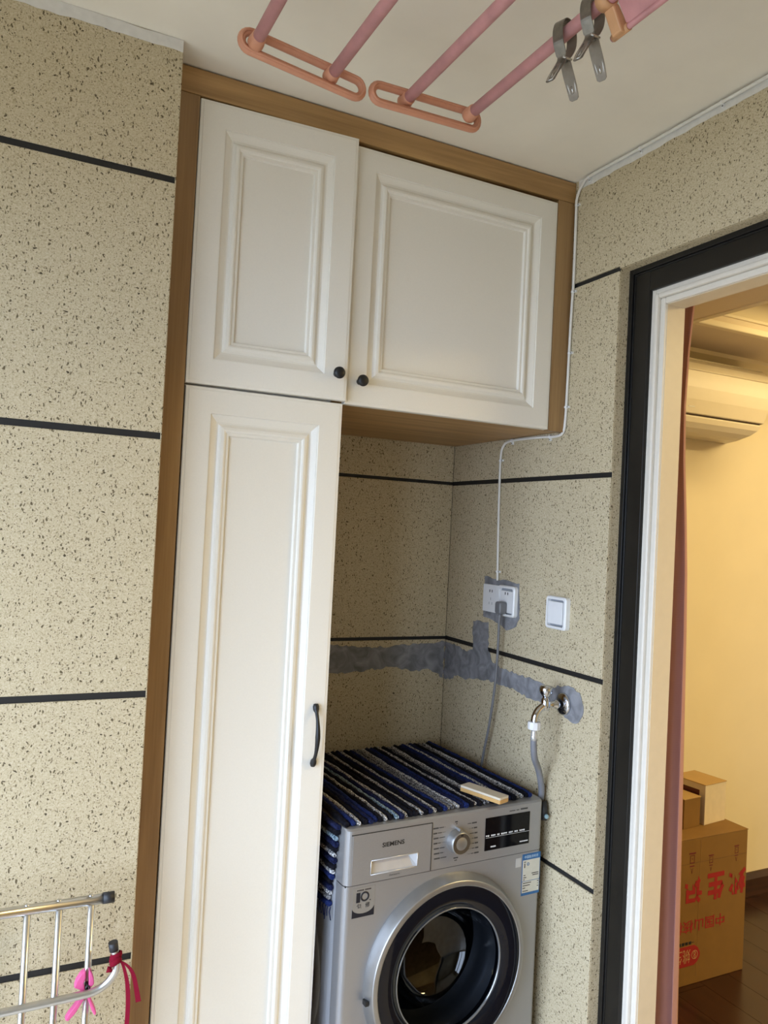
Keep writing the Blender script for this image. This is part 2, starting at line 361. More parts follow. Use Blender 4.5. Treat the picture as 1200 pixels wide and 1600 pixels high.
jamb('jamb_lining', 1.163, 1.222, -.2995, -.298, LZ-.108, JAMBC, 0, par=t1)
for (y, z) in ((-.2455, 1.995), (-.2455, .68)):
    build('screw_cover', MB().lathe([(0, .0), (.006, 0), (.0075, -.0015)], (1.1515, y-.009, z), (-1, 0, 0), 14), plain('cover_grey', (.55, .52, .46, 1), .4), t1)

# inner room
IY = .70; RX = 4.6; CZ = 2.39
IW = plain('inner_wall_paint', (.76, .66, .46, 1), .75, var=.02, scale=5)
build('wall_inner', MB().box(1.20, RX, IY, IY+.1, 0, 2.9), IW, kind='structure', label='cream wall of the inner room behind the air conditioner')
build('wall_inner_right', MB().box(RX, RX+.1, -3.4, IY+.1, 0, 2.9), IW, kind='structure', label='far cream side wall of the inner room')
build('wall_inner_rear', MB().box(1.27, RX, -3.5, -3.4, 0, 2.9), IW, kind='structure', label='rear cream wall of the inner room')
wi = build('wall_inner_left', MB().box(1.206, 1.221, YE-.10, IY, 0, CZ).box(1.206, 1.221, -2.0, YE-.10, 2.18, CZ).box(1.206, 1.221, -3.4, -2.0, 0, CZ), IW, kind='structure', label='inner side of the doorway wall')
fl = thing('floor_inner', 'dark reddish wooden floor of the inner room', None, (2.9, -1.3, 0), kind='structure')
RED = wood('floor_wood', 1, (.016, .0045, .002, 1), (.042, .014, .006, 1), .25, .6)
x = 1.20; i = 0
while x < RX:
    w_ = .14; y = -3.4
    off = (i*.37) % .9
    ys = [-3.4]+[-3.4+off+.9*k for k in range(6) if -3.4+off+.9*k < IY-.02 and off+.9*k > .02]+[IY]
    for a, b in zip(ys[:-1], ys[1:]):
        build('plank', MB().box(x+.0008, min(x+w_, RX)-.0008, a+.0008, b-.0008, -.02, 0), RED, fl)
    x += w_; i += 1
build('subfloor', MB().box(1.20, RX, -3.4, IY, -.06, -.0195), JOINT, fl)
DW = wood('baseboard_wood', 0, (.022, .007, .004, 1), (.06, .022, .010, 1), .35)
build('baseboard_inner', MB().prism([(IY, 0), (IY-.018, 0), (IY-.018, .075), (IY-.008, .098), (IY, .1)], lambda a, b, t: (t, a, b), 1.30, RX), DW, kind='structure', label='dark wooden baseboard below the cream wall')
ci = thing('ceiling_inner', 'dropped cream ceiling with lit tray in the inner room', None, (3, -1, CZ), kind='structure')
TX0, TX1, TY0, TY1 = 1.954, 4.2, -2.2, .345
m = MB(); m.box(1.206, TX0, -3.4, IY, CZ, CZ+.05).box(TX0, RX, TY1, IY, CZ, CZ+.05).box(TX0, RX, -3.4, TY0, CZ, CZ+.05).box(TX1, RX, TY0, TY1, CZ, CZ+.05)
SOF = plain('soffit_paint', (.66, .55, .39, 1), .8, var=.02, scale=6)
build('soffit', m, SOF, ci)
build('tray_top', MB().box(TX0-.2, TX1+.2, TY0-.2, TY1+.2, 2.66, 2.70), IW, ci)
def ring(name, e, z0, z1, w):
    m = MB(); x0, x1, y0, y1 = TX0-e, TX1+e, TY0-e, TY1+e
    m.box(x0-w, x0, y0-w, y1+w, z0, z1).box(x1, x1+w, y0-w, y1+w, z0, z1).box(x0, x1, y1, y1+w, z0, z1).box(x0, x1, y0-w, y0, z0, z1)
    build(name, m, IW, ci, bevel=.004)
ring('tray_moulding', -.012, CZ-.004, CZ+.02, .03)
ring('tray_moulding', .004, CZ+.02, CZ+.045, .03)
ring('tray_moulding', -.006, CZ+.045, CZ+.058, .03)
ring('tray_side', .03, CZ+.05, 2.66, .03)
ring('tray_moulding', .0, 2.57, 2.60, .05)
build('cornice', MB().prism([(IY, 2.335), (IY-.02, 2.335), (IY-.03, 2.355), (IY-.075, 2.375), (IY-.08, CZ), (IY, CZ)], lambda a, b, t: (t, a, b), 1.30, RX), IW, ci)
cl = thing('ceiling_lamp', 'long flush lamp at the far side of the lit ceiling tray', 'lamp', (2.95, .02, 2.55))
cl2 = thing('ceiling_lamp', 'long flush lamp at the near side of the lit ceiling tray', 'lamp', (2.9, -1.62, 2.55))
build('lamp_shade', MB().box(2.15, 3.65, -1.76, -1.48, 2.55, 2.66), WPLAST, cl2, bevel=.02)
build('lamp_shade', MB().box(2.15, 3.75, -.12, .16, 2.55, 2.66), WPLAST, cl, bevel=.02)

# ================================================================== CABINETS
def door_panel(name, parent, hx, hy, ang, w, z0, z1, mat, outer=.058, prof=.047, th=.02):
    """framed panel door: hinge edge at (hx,hy), opens by ang about z, front faces -y"""
    c, s_ = math.cos(ang), math.sin(ang); U = Vector((c, s_, 0)); Nn = Vector((s_, -c, 0))
    h = z1-z0
    loops = [(0, -th), (0, -.0035), (.0012, -.0012), (.0065, -.0008), (.0075, 0), (outer, 0), (outer+.0006, -.0022), (outer+.003, -.0026), (outer+.016, -.0078), (outer+.020, -.0084),
             (outer+.024, -.0066), (outer+.027, -.0040), (outer+.033, -.0030), (outer+.037, -.0040), (outer+.039, -.0062), (outer+.045, -.0066), (outer+prof, -.0112), (outer+prof+.001, -.0116)]
    m = MB(); vs = []
    for ins, d in [(a_, d_ if a_ < outer+.0001 else d_*1.45) for a_, d_ in loops]:
        for (a, b) in ((ins, ins), (w-ins, ins), (w-ins, h-ins), (ins, h-ins)):
            vs.append(Vector((hx, hy, z0))+U*a+Vector((0, 0, b))+Nn*d)
    fs = []
    for i in range(len(loops)-1):
        for k in range(4): fs.append((i*4+k, i*4+(k+1) % 4, i*4+4+(k+1) % 4, i*4+4+k))
    n = (len(loops)-1)*4; fs.append((n, n+1, n+2, n+3)); fs.append((3, 2, 1, 0))
    m.add(vs, fs)
    o = build(name, m, mat, parent); return o, U, Nn, Vector((hx, hy, z0))
def knob(parent, p, nrm):
    build('knob', MB().lathe([(0, 0), (.0075, 0), (.0065, .004), (.0052, .010), (.0075, .014), (.0125, .017), (.0142, .021), (.0138, .025), (.0105, .0285), (.005, .030), (0, .0302)], p, nrm, 28), BLKMET, parent, label='black round knob')

tc_ = thing('tall_cabinet', 'tall narrow cream cabinet with oak side stile, beside the washing machine', 'cabinet', (.22, .3, 0))
XM, ZS = .424, 1.866
build('stile', MB().box(0, .0445, 0, .022, 0, 2.507), WOODV, tc_, bevel=.001, label='oak stile')
build('side_panel', MB().box(0.0, .018, .022, D-.004, 0, 2.507), WOODV, tc_)
build('side_panel', MB().box(XM-.020, XM-.001, .022, D-.004, .0, 2.507), WOODV, tc_)
build('back_panel', MB().box(.018, XM-.02, D-.016, D-.006, .06, 2.50), CREAM, tc_)
build('shelf', MB().box(.018, XM-.02, .03, D-.016, ZS-.012, ZS+.008), CREAM, tc_)
build('plinth', MB().box(.0445, XM, .04, .058, 0, .07), WOODV, tc_)
build('bottom_board', MB().box(.018, XM-.02, .03, D-.016, .07, .088), CREAM, tc_)
a1 = math.atan2(-.020, .378)
d1, U1, N1, O1 = door_panel('door', tc_, .0462, -.0005, a1, .3785, 1.8685, 2.5045, CREAM)
d1['label'] = 'short upper door with raised moulding'
knob(d1, O1+U1*.350+Vector((0, 0, .061))+N1*.0, N1)
d2, U2, N2, O2 = door_panel('door', tc_, .0485, -.0005, math.radians(-.6), .3745, .075, 1.8635, CREAM)
d2['label'] = 'long lower door with raised moulding'
hb = O2+U2*.3435
zc = [(0.000, .0075, .006, .004), (.006, .0085, .009, .005), (.013, .011, .0085, .005), (.020, .016, .0050, .004), (.034, .0235, .0048, .0046), (.055, .029, .0062, .0048), (.0735, .0305, .0072, .005)]
zc = zc+[(0.147-a, b, c, d) for a, b, c, d in reversed(zc[:-1])]
pts = catmull([(hb+N2*(b-.004)+Vector((0, 0, .998-.075+a))) for a, b, c, d in zc], 5)
rad = []
for i in range(len(zc)-1):
    for k in range(5): rad.append(zc[i][2]+(zc[i+1][2]-zc[i][2])*k/5)
rad.append(zc[-1][2])
mh = MB().tube(pts, [r*.85 for r in rad], 14)
for a in (.006, .141): mh.lathe([(0, 0), (.006, 0), (.006, .008), (0, .009)], hb+Vector((0, 0, .998-.075+a)), N2, 14)
build('handle', mh, BLKMET, d2, label='black arched bar handle')

wc = thing('wall_cabinet', 'cream wall cabinet with square framed door above the washing machine', 'cabinet', (.76, .3, ZS))
build('stile', MB().box(1.0435, W-.001, 0, .022, ZS-.004, 2.507), WOODV, wc, bevel=.001, label='oak stile')
build('bottom_board', MB().box(XM, W-.001, .0215, D-.004, ZS-.001, ZS+.017), WOODH, wc, bevel=.0008, label='oak underside board')
build('side_panel', MB().box(XM, XM+.016, .022, D-.004, ZS+.017, 2.507), CREAM, wc)
build('side_panel', MB().box(W-.02, W-.001, .022, D-.004, ZS+.017, 2.507), WOODV, wc)
build('back_panel', MB().box(XM+.016, W-.02, D-.014, D-.004, ZS+.017, 2.507), CREAM, wc)
d3, U3, N3, O3 = door_panel('door', wc, .4285, -.0005, 0, .6135, 1.8645, 2.4985, CREAM, .054)
d3['label'] = 'square door with raised moulding'
knob(d3, O3+Vector((.036, 0, .058)), N3)
build('top_rail', MB().box(0, W-.001, -.001, .024, 2.508, 2.5655).box(0, W-.001, .024, D-.004, 2.508, 2.526), WOODH, bevel=.001, label='oak top rail across both cabinets under the ceiling', cat='cabinet trim')

# ================================================================== WASHING MACHINE (local: x right, y back, z up; front at y=0)
wm = thing('washing_machine', 'silver front-loading washing machine under the wall cabinet', 'washing machine', (.4712, -.0497, 0), math.radians(2.744))
def wbuild(name, m, mat, par=None, **k): return build(name, m, mat, par or wm, local=True, **k)
WW, WD, HC = .598, .585, .7175
DC = (.299, .468)
# front plate with round opening
def plate(m, x0, x1, z0, z1, c, r, y, n=64):
    vs = []; fs = []
    for k in range(n):
        q = 2*math.pi*(k+.5)/n; dx, dz = math.cos(q), math.sin(q)
        vs.append((c[0]+r*dx, y, c[1]+r*dz))
        t = min(((x1-c[0])/dx if dx > 0 else (x0-c[0])/dx) if abs(dx) > 1e-9 else 9, ((z1-c[1])/dz if dz > 0 else (z0-c[1])/dz) if abs(dz) > 1e-9 else 9)
        vs.append((c[0]+t*dx, y, c[1]+t*dz))
    for k in range(n):
        j = (k+1) % n; fs.append((2*k, 2*k+1, 2*j+1, 2*j))
    # corners
    for cx, cz in ((x0, z0), (x1, z0), (x1, z1), (x0, z1)):
        i = len(vs); vs.append((cx, y, cz))
        best = sorted(range(n), key=lambda k: (vs[2*k+1][0]-cx)**2+(vs[2*k+1][2]-cz)**2)
        # neighbours straddling the corner
        for k in range(n):
            j = (k+1) % n; a = vs[2*k+1]; b = vs[2*j+1]
            if abs(a[0]-b[0]) > 1e-6 and abs(a[2]-b[2]) > 1e-6 and min(abs(a[0]-cx), abs(b[0]-cx)) < 1e-6 and min(abs(a[2]-cz), abs(b[2]-cz)) < 1e-6: fs.append((2*k+1, i, 2*j+1))
    m.add(vs, fs)
m = MB(); R = .014
plate(m, R, WW-R, .02, HC, DC, .222, 0)
arc = [(R-R*math.sin(q), R-R*math.cos(q)) for q in [i*math.pi/2/6 for i in range(7)]]   # x,y of left front corner
for side in (0, 1):
    ps = [(x if not side else WW-x, y) for x, y in arc]+[(0 if not side else WW, .045)]
    for (xa, ya), (xb, yb) in zip(ps[:-1], ps[1:]):
        m.add([(xa, ya, .02), (xb, yb, .02), (xb, yb, HC), (xa, ya, HC)], [(0, 1, 2, 3)], True)
m.add([(R, 0, HC), (WW-R, 0, HC), (WW, .045, HC), (0, .045, HC)], [(0, 1, 2, 3)])
wbuild('front_panel', m, SILVER)
sd = wbuild('body', MB().box(.0, .004, .045, WD, .02, HC+.115).box(WW-.004, WW, .045, WD, .02, HC+.115).box(.004, WW-.004, WD-.004, WD, .02, HC+.11).box(.004, WW-.004, .045, WD-.004, .02, .024), SILVER2)
wbuild('side_emboss', MB().lathe([(.235, 0), (.232, .0025), (.205, .004), (.198, .001)], (0.0, .34, .43), (-1, 0, 0), 64), SILVER2, sd)
for (x, y) in ((.06, .06), (.54, .06), (.06, .52), (.54, .52)):
    wbuild('foot', MB().lathe([(0, 0), (.02, 0), (.02, .006), (.008, .008), (.008, .022), (0, .022)], (x, y, 0), (0, 0, 1), 14), BLKRUB)
wbuild('top_board', MB().box(.002, WW-.002, .012, WD, .832, .849), plain('washer_top', (.12, .12, .125, 1), .4), bevel=.004)
# control panel with rounded left/right front edges
def rounded_slab(z0, z1, y0=-.002, yb=.05, r=.016, ztaper=.0):
    pr = [(r-r*math.sin(q), y0+r-r*math.cos(q)) for q in [i*math.pi/2/6 for i in range(7)]]
    out = [(0, yb)]+pr[::-1]+[(WW-x, y) for x, y in pr]+[(WW, yb)]
    m_ = MB(); n = len(out)
    m_.add([(x, y, z0) for x, y in out]+[(x, y, z1) for x, y in out]+[(x, max(y, y0)+.006 if y < .04 else y, z1+.004) for x, y in out],
           [tuple(range(n)), tuple(reversed(range(2*n, 3*n)))]+[(i, i+n, (i+1) % n+n, (i+1) % n) for i in range(n)]+[(i+n, i+2*n, (i+1) % n+2*n, (i+1) % n+n) for i in range(n)])
    return m_
cp = wbuild('control_panel', rounded_slab(HC+.0022, .848), SILVER)
cut = build('cutter', MB().box(.0672, .1968, -.02, .0135, .7382, .7713), SILVER, wm, local=True)
bo = cp.modifiers.new('cut', 'BOOLEAN'); bo.operation = 'DIFFERENCE'; bo.object = cut; bo.solver = 'EXACT'
dg_ = bpy.context.evaluated_depsgraph_get(); dg_.update(); nm_ = bpy.data.meshes.new_from_object(cp.evaluated_get(dg_)); cp.modifiers.clear(); cp.data = nm_
bpy.data.objects.remove(cut)
wbuild('panel_gap', MB().box(.003, WW-.003, .003, .05, HC-.002, HC+.003), JOINT, cp)
FY = -.002
def plq(m, x0, x1, z0, z1, y0, y1): return m.box(x0, x1, min(y0, y1), max(y0, y1), z0, z1)
# detergent drawer: thin dark outline + face + recessed grip
dr = wbuild('drawer', MB().box(.016, .236, FY-.0012, FY+.001, .772, .838).box(.016, .0665, FY-.0012, FY+.001, HC+.003, .772).box(.1975, .236, FY-.0012, FY+.001, HC+.003, .772).box(.0665, .1975, FY-.0012, FY+.001, HC+.003, .7375), SILVER)
wbuild('drawer_seam', MB().box(.012, .2375, FY-.0016, FY+.001, .838, .8395).box(.236, .2378, FY-.0016, FY+.001, HC+.003, .838), JOINT, dr)
gm = MB(); x0, x1, z0, z1 = .067, .197, .738, .7715
gm.add([(x0, FY-.0012, z0), (x1, FY-.0012, z0), (x1, FY-.0012, z1), (x0, FY-.0012, z1), (x0+.003, FY+.0035, z0+.0015), (x1-.010, FY+.0035, z0+.0015), (x1-.022, FY+.0145, z1-.001), (x0+.003, FY+.0145, z1-.001)],
       [(0, 1, 5, 4), (1, 2, 6, 5), (2, 3, 7, 6), (3, 0, 4, 7), (4, 5, 6, 7)])
wbuild('drawer_grip', gm, plain('grip_silver', (.50, .51, .53, 1), .3, metal=.3), dr)
gr = MB()
for a, b in (((x0, z0), (x1, z0)), ((x1, z0), (x1, z1)), ((x1, z1), (x0, z1)), ((x0, z1), (x0, z0))): gr.tube([(a[0], FY-.001, a[1]), (b[0], FY-.001, b[1])], .0011, 6)
wbuild('grip_rim', gr, plain('grip_rim', (.7, .7, .7, 1), .25, metal=.5), dr)
def wtext(name, body, x, z, w, h, mat, par, bold=0.0, y=FY-.0016):
    vs, fs = textmesh(body, w, h, bold); m_ = MB(); m_.add([(x+a, y, z+b) for a, b in vs], fs); return wbuild(name, m_, mat, par)
wtext('brand_lettering', 'SIEMENS', .0955, .7995, .0615, .0112, INK, dr, .022)
wtext('small_lettering', 'iSensoric', .118, .7275, .03, .0042, INK, dr, .0)
# dial
dl = wbuild('dial', MB().lathe([(.0305, 0), (.0305, .004), (.0285, .016), (.0275, .0225), (.026, .024), (0, .0238)], (.313, FY, .7835), (0, -1, 0), 48), TRIM)
wbuild('dial_face', MB().lathe([(.0258, .0243), (.020, .0240), (0, .0236)], (.313, FY, .7835), (0, -1, 0), 48), plain('dial_brushed', (.24, .235, .22, 1), .3, metal=.9), dl)
wbuild('dial_pointer', MB().prism([(-.003, .0), (.003, .0), (.0012, .006), (-.0012, .006)], lambda a, b, t: (.312+a, FY-t, .8125+b), 0, .018), TRIM, dl)
wbuild('dial_mark', MB().box(.309, .3165, FY-.0245, FY-.0238, .8030, .8065), INK, dl)
marks = MB()
lz = [.8232, .8105, .7980, .7853, .7720, .7595, .7470]
for i, z in enumerate(lz):
    w1 = (.016, .011, .015, .011, .015, .016, .017)[i]; w2 = (.014, .012, .017, .008, .015, .010, .017)[i]; x = .2405+i*.0011
    plq(marks, x, x+w1, z-.0017, z+.0017, FY-.0003, FY-.0006); plq(marks, x+w1+.002, x+w1+.002+w2, z-.0009, z+.0009, FY-.0003, FY-.0006); plq(marks, x+w1+w2+.004, .278, z-.0002, z+.0002, FY-.0003, FY-.0006)
rz = [.8216, .8085, .7952, .7820, .7690, .7565, .7435]
for i, z in enumerate(rz):
    w1 = (.015, .010, .009, .011, .010, .010, .014)[i]; w2 = (.011, .005, .013, .004, .007, .009, .008)[i]; x = .374+i*.0017
    plq(marks, x-w1, x, z-.0017, z+.0017, FY-.0003, FY-.0006); plq(marks, x-w1-.002-w2, x-w1-.002, z-.0008, z+.0008, FY-.0003, FY-.0006); plq(marks, .350, x-w1-w2-.004, z-.0002, z+.0002, FY-.0003, FY-.0006)
plq(marks, .306, .314, .8300, .8330, FY-.0003, FY-.0006); plq(marks, .309, .313, .8255, .8275, FY-.0003, FY-.0006); plq(marks, .306, .320, .7385, .7415, FY-.0003, FY-.0006); plq(marks, .309, .317, .7330, .7350, FY-.0003, FY-.0006)
plq(marks, .480, .499, .8352, .8372, FY-.0003, FY-.0006); plq(marks, .503, .512, .8352, .8372, FY-.0003, FY-.0006); plq(marks, .517, .541, .8350, .8390, FY-.0003, FY-.0006)
wbuild('programme_print', marks, plain('panel_ink', (.05, .05, .05, 1), .5), cp, kind='stuff')
# display
ds = wbuild('display', MB().box(.4025, .5495, FY-.0012, FY+.001, .7425, .8275), BLKGLOSS, bevel=.0006, label='black glossy display')
dp = MB(); x = .4045
for w_ in (.012, .015, .008, .020, .014, .012, .018):
    n = max(2, int(w_/.0042))
    for k in range(n): plq(dp, x+k*w_/n, x+(k+.78)*w_/n, .7795+random.uniform(-.0006, .0002), .7830, FY-.0013, FY-.0016)
    x += w_+.005
plq(dp, .4045, .549, .7758, .7765, FY-.0013, FY-.0016)
for k in range(5): plq(dp, .4215+k*.0034, .4242+k*.0034, .7500, .7535, FY-.0013, FY-.0016)
for k in range(9): plq(dp, .5175+k*.0031, .5200+k*.0031, .7495, .7525, FY-.0013, FY-.0016)
wbuild('display_print', dp, WINK, ds, kind='stuff')
# stickers on the front
def wface(x0, x1, z0, z1, y0, y1): return MB().box(x0, x1, min(y0, y1), max(y0, y1), z0, z1)
st = wbuild('warranty_sticker', wface(.0225, .082, .6415, .7115, 0, -.0006), plain('sticker_silver', (.30, .29, .27, 1), .4, metal=.3), label='silver sticker reading 10 with dark lower edge')
pl_ = [(.0225, .6415), (.082, .6415), (.082, .664)]+[(.0522+.0298*math.cos(q), .6660-.0165*math.sin(q)+.0 if True else 0) for q in [i*math.pi/12 for i in range(1, 12)]]+[(.0225, .664)]
wbuild('sticker_edge', MB().prism(pl_, lambda a, b, t: (a, -t, b), .0006, .0009), plain('sticker_navy', (.006, .008, .016, 1), .4), st)
wtext('sticker_numeral', '1', .0325, .6765, .0105, .0235, plain('sticker_navy', (.006, .008, .016, 1), .4), st, .03, -.0010)
wbuild('sticker_numeral', MB().lathe([(.0075, -.0009), (.0118, -.0009), (.0118, -.0012), (.0075, -.0012)], (.0555, 0, .6890), (0, 1, 0), 32, close=True), plain('sticker_navy', (.006, .008, .016, 1), .4), st)
wtext('sticker_lettering', '包', .0345, .6612, .0125, .0125, INK, st, .01, -.0010)
wtext('sticker_lettering', '修', .0575, .6622, .0125, .0125, INK, st, .01, -.0010)
sp = MB(); 
for k in range(5): plq(sp, .034+k*.0038, .0368+k*.0038, .7035, .7065, -.0007, -.001)
for k in range(4): plq(sp, .0555+k*.0042, .0590+k*.0042, .7035, .7065, -.0007, -.001)
plq(sp, .0685, .0720, .6775, .6798, -.0007, -.001)
wbuild('sticker_print', sp, plain('sticker_dark', (.03, .02, .02, 1), .5), st, kind='stuff')
el = wbuild('energy_label', wface(.5325, .5945, .602, .7125, 0, -.0006), plain('label_blue', (.022, .12, .30, 1), .4), label='blue and cream energy label')
CRM = plain('label_cream', (.62, .60, .50, 1), .5)
wbuild('label_field', wface(.5345, .5925, .6405, .6965, -.0006, -.0009).add(wface(.5345, .5925, .6095, .6390, -.0006, -.0009).v, [(0,3,2,1),(4,5,6,7),(0,1,5,4),(1,2,6,5),(2,3,7,6),(3,0,4,7)]), CRM, el)
wtext('label_lettering', '中国能效标识', .5395, .7005, .047, .0080, plain('label_paleblue', (.55, .72, .85, 1), .5), el, .005, -.0009)
lp = MB(); plq(lp, .5395, .5425, .676, .688, -.0009, -.0012); plq(lp, .5385, .5445, .6905, .6925, -.0009, -.0012)
for z, a, b in ((.6560, .538, .5445), (.6500, .5375, .548), (.6445, .5375, .543), (.6585, .566, .589), (.6535, .569, .589), (.6350, .537, .5655), (.6285, .537, .5615), (.6220, .537, .5455), (.6140, .537, .5555), (.6350, .586, .5905), (.6285, .587, .5895), (.6220, .586, .5905)):
    plq(lp, a, b, z-.0010, z+.0010, -.0009, -.0012)
wbuild('label_print', lp, plain('sticker_dark', (.03, .02, .02, 1), .5), el, kind='stuff')
wbuild('label_emblem', MB().lathe([(.0022, -.0009), (.0042, -.0009), (.0042, -.0012), (.0022, -.0012)], (.5525, 0, .6850), (0, 1, 0), 20, close=True), plain('label_blue', (.022, .12, .30, 1), .4), el)
sq = wbuild('square_sticker', wface(.5105, .5285, .6815, .7055, 0, -.0005), plain('label_grey', (.5, .49, .46, 1), .5), label='small blank pale sticker')
# door: silver ring, smoked glass annulus, clear bowl, drum
dc = (DC[0], 0, DC[1]); ax = (0, -1, 0)
do = wbuild('door', MB().lathe([(.236, -.002), (.2362, .006), (.2262, .0285)], dc, ax, 96).lathe([(.2262, .0285), (.2252, .0302), (.2240, .0308)], dc, ax, 96).lathe([(.2240, .0308), (.2150, .0322), (.2125, .0315), (.211, .026), (.205, .012), (.205, -.01)], dc, ax, 96), TRIM, label='round porthole door with silver ring')
wbuild('door_gap', MB().lathe([(.241, -.0005), (.243, -.0012), (.222, -.004), (.222, .0)], dc, ax, 96), JOINT, do)
for q in (186, 207):
    qq = math.radians(q); cx, cz = DC[0]+.2365*math.cos(qq), DC[1]+.2365*math.sin(qq)
    wbuild('hinge_slot', MB().box(cx-.004, cx+.006, -.022, -.006, cz-.006, cz+.006), JOINT, do, bevel=.001)
SMO = plain('door_black', (.006, .007, .011, 1), .07, spec=.25)
wbuild('glass_annulus', MB().lathe([(.2115, .0305), (.205, .0312), (.185, .0300), (.160, .0250), (.1555, .020), (.1545, .004)], dc, ax, 96), SMO, do, label='glossy dark annulus')
wbuild('glass_bowl', MB().lathe([(.156, .018), (.152, .006), (.146, -.02), (.138, -.05), (.128, -.075), (.112, -.095), (.085, -.108), (.045, -.115), (0, -.117)], dc, ax, 72), smoked('bowl_glass', (.33, .35, .38, 1), .04), do, label='clear glass bowl')
wbuild('bowl_rim', MB().lathe([(.1575, .0215), (.1560, .0235), (.1535, .0225), (.1530, .018)], dc, ax, 72), plain('rim_grey', (.25, .26, .27, 1), .15, metal=.6), do)
GASK = plain('door_gasket', (.075, .078, .085, 1), .45)
wbuild('gasket', MB().lathe([(.215, .0), (.20, -.02), (.175, -.04), (.165, -.055), (.172, -.075), (.165, -.09), (.158, -.10)], dc, ax, 72), GASK)
DRUM = plain('drum_steel', (.10, .10, .10, 1), .42, metal=.9, var=.2, scale=60)
dm = wbuild('drum', MB().lathe([(.158, -.10), (.235, -.105), (.24, -.12), (.24, -.42), (.225, -.44), (.06, -.43), (0, -.43)], dc, ax, 64), DRUM)
for k in range(3):
    q = math.radians(40+120*k); r0 = .239
    mm = MB()
    for (rr, hw) in ((.239, .03), (.205, .014)):
        for yy in (.13, .41): 
            for sg in (-1, 1): mm.v.append((DC[0]+rr*math.cos(q)-sg*hw*math.sin(q), yy, DC[1]+rr*math.sin(q)+sg*hw*math.cos(q)))
    mm.f = [(0, 1, 3, 2), (4, 6, 7, 5), (0, 4, 5, 1), (2, 3, 7, 6), (0, 2, 6, 4), (1, 5, 7, 3)]; mm.sm = [False]*6
    wbuild('drum_paddle', mm, DRUM, dm, bevel=.006)

# ================================================================== RAG MAT on the machine
mat_t = thing('rag_mat', 'navy, black and white woven rag mat draped over the washing machine', 'mat', (.4712, -.0497, .8521), math.radians(2.744))
cols = [rag('rag_black', (.004, .004, .006, 1), (.012, .012, .018, 1)), rag('rag_navy', (.006, .008, .028, 1), (.018, .024, .075, 1)), rag('rag_blue', (.008, .015, .07, 1), (.02, .035, .14, 1)),
        rag('rag_white', (.05, .05, .06, 1), (.70, .70, .69, 1)), rag('rag_heather', (.03, .03, .035, 1), (.33, .33, .34, 1)), rag('rag_sky', (.05, .09, .12, 1), (.36, .47, .55, 1))]
seq = [3,1,0,2,3,0,1,2,0,3,0,5,1,3,0,0,3,0,1,3,0,2,4,4,3,1,2,0,3,0,4,3,0,1,2,3,1,0,4,3,0,2,1,1,0]
def strip(i, ci_, path, r, par):
    r = r*(.82 if ci_ in (3, 4, 5) else 1.08)
    pts = []; rad = []
    n = 46
    ph = random.uniform(0, 6); ph2 = random.uniform(0, 6)
    for k in range(n+1):
        t = k/n; p = path(t); j = .0014*math.sin(t*14+ph)+.0009*math.sin(t*37+ph2)
        pts.append((p[0]+(j if abs(p[3]) > .5 else 0), p[1], p[2]+(j if abs(p[3]) < .5 else 0)+random.uniform(-.0005, .0005)))
        rad.append(r*(1+.13*random.uniform(-1, 1)))
    rad[0] *= .8
    m_ = MB().tube(pts, rad, 7, ref=(0, 0, 1))
    build('rag_strip', m_, cols[ci_], par, local=True)
pitch = .0146; z0 = .0068; i = 0
u = .578
while u > .004:
    ys = .026-.012*(1-u/.58)+random.uniform(-.004, .004); ye = .558+random.uniform(-.006, .006); uu = u
    strip(i, seq[(41-i) % len(seq)], lambda t, uu=uu, ys=ys, ye=ye: (uu+.004*math.sin(t*3+uu*9), ys+(ye-ys)*t, z0, 1), .0072, mat_t)
    u -= pitch; i += 1
k = 0; zz = -.004
side = [1,0,5,1,0,3,1,0,3,2,0,1,3,4,2]
while zz > -.20:
    ys = .030+k*.0022+random.uniform(-.004, .004); uu = -.0082
    strip(i, side[k % len(side)], lambda t, uu=uu, ys=ys, zz=zz: (uu, ys+(.55-ys)*t, zz, 0), .0072, mat_t)
    zz -= .0138; k += 1; i += 1
fr = MB()
for q in range(40):
    y = .05+q*.0125; x = -.009+random.uniform(-.001, .001); ln_ = random.uniform(.012, .03)
    fr.tube([(x, y, zz+.012), (x-.002, y+.002, zz), (x+random.uniform(-.004, .002), y+random.uniform(-.004, .004), zz-ln_)], .0014, 5)
o = build('fringe', fr, cols[1], mat_t, local=True); o['kind'] = 'stuff'

# small block lying on the mat
ca, sa = math.cos(math.radians(-74)), math.sin(math.radians(-74))
br = thing('nail_brush', 'small cream-topped wooden block lying on the rag mat', 'brush', (.4712+.425, -.0497+.064, .8675), math.radians(2.744))
def obox(l, w, z0_, z1_, rr=.004):
    pts = []
    for (sx, sy) in ((1, 1), (-1, 1), (-1, -1), (1, -1)):
        a0 = math.atan2(sy, sx)
        for kk in (-1, -.5, 0, .5, 1):
            q = a0+kk*math.pi/4; pts.append((sx*(l/2-rr)+rr*math.cos(q), sy*(w/2-rr)+rr*math.sin(q)))
    return MB().prism(pts, lambda a, b, t: (a*ca-b*sa, a*sa+b*ca, t), z0_, z1_)
build('base', obox(.134, .040, .0, .010), plain('brush_wood', (.60, .36, .13, 1), .5), br, local=True, bevel=.001, label='tan lower layer')
build('top', obox(.134, .040, .010, .0165), plain('brush_cream', (.70, .62, .48, 1), .55), br, local=True, bevel=.0015, label='cream upper layer')

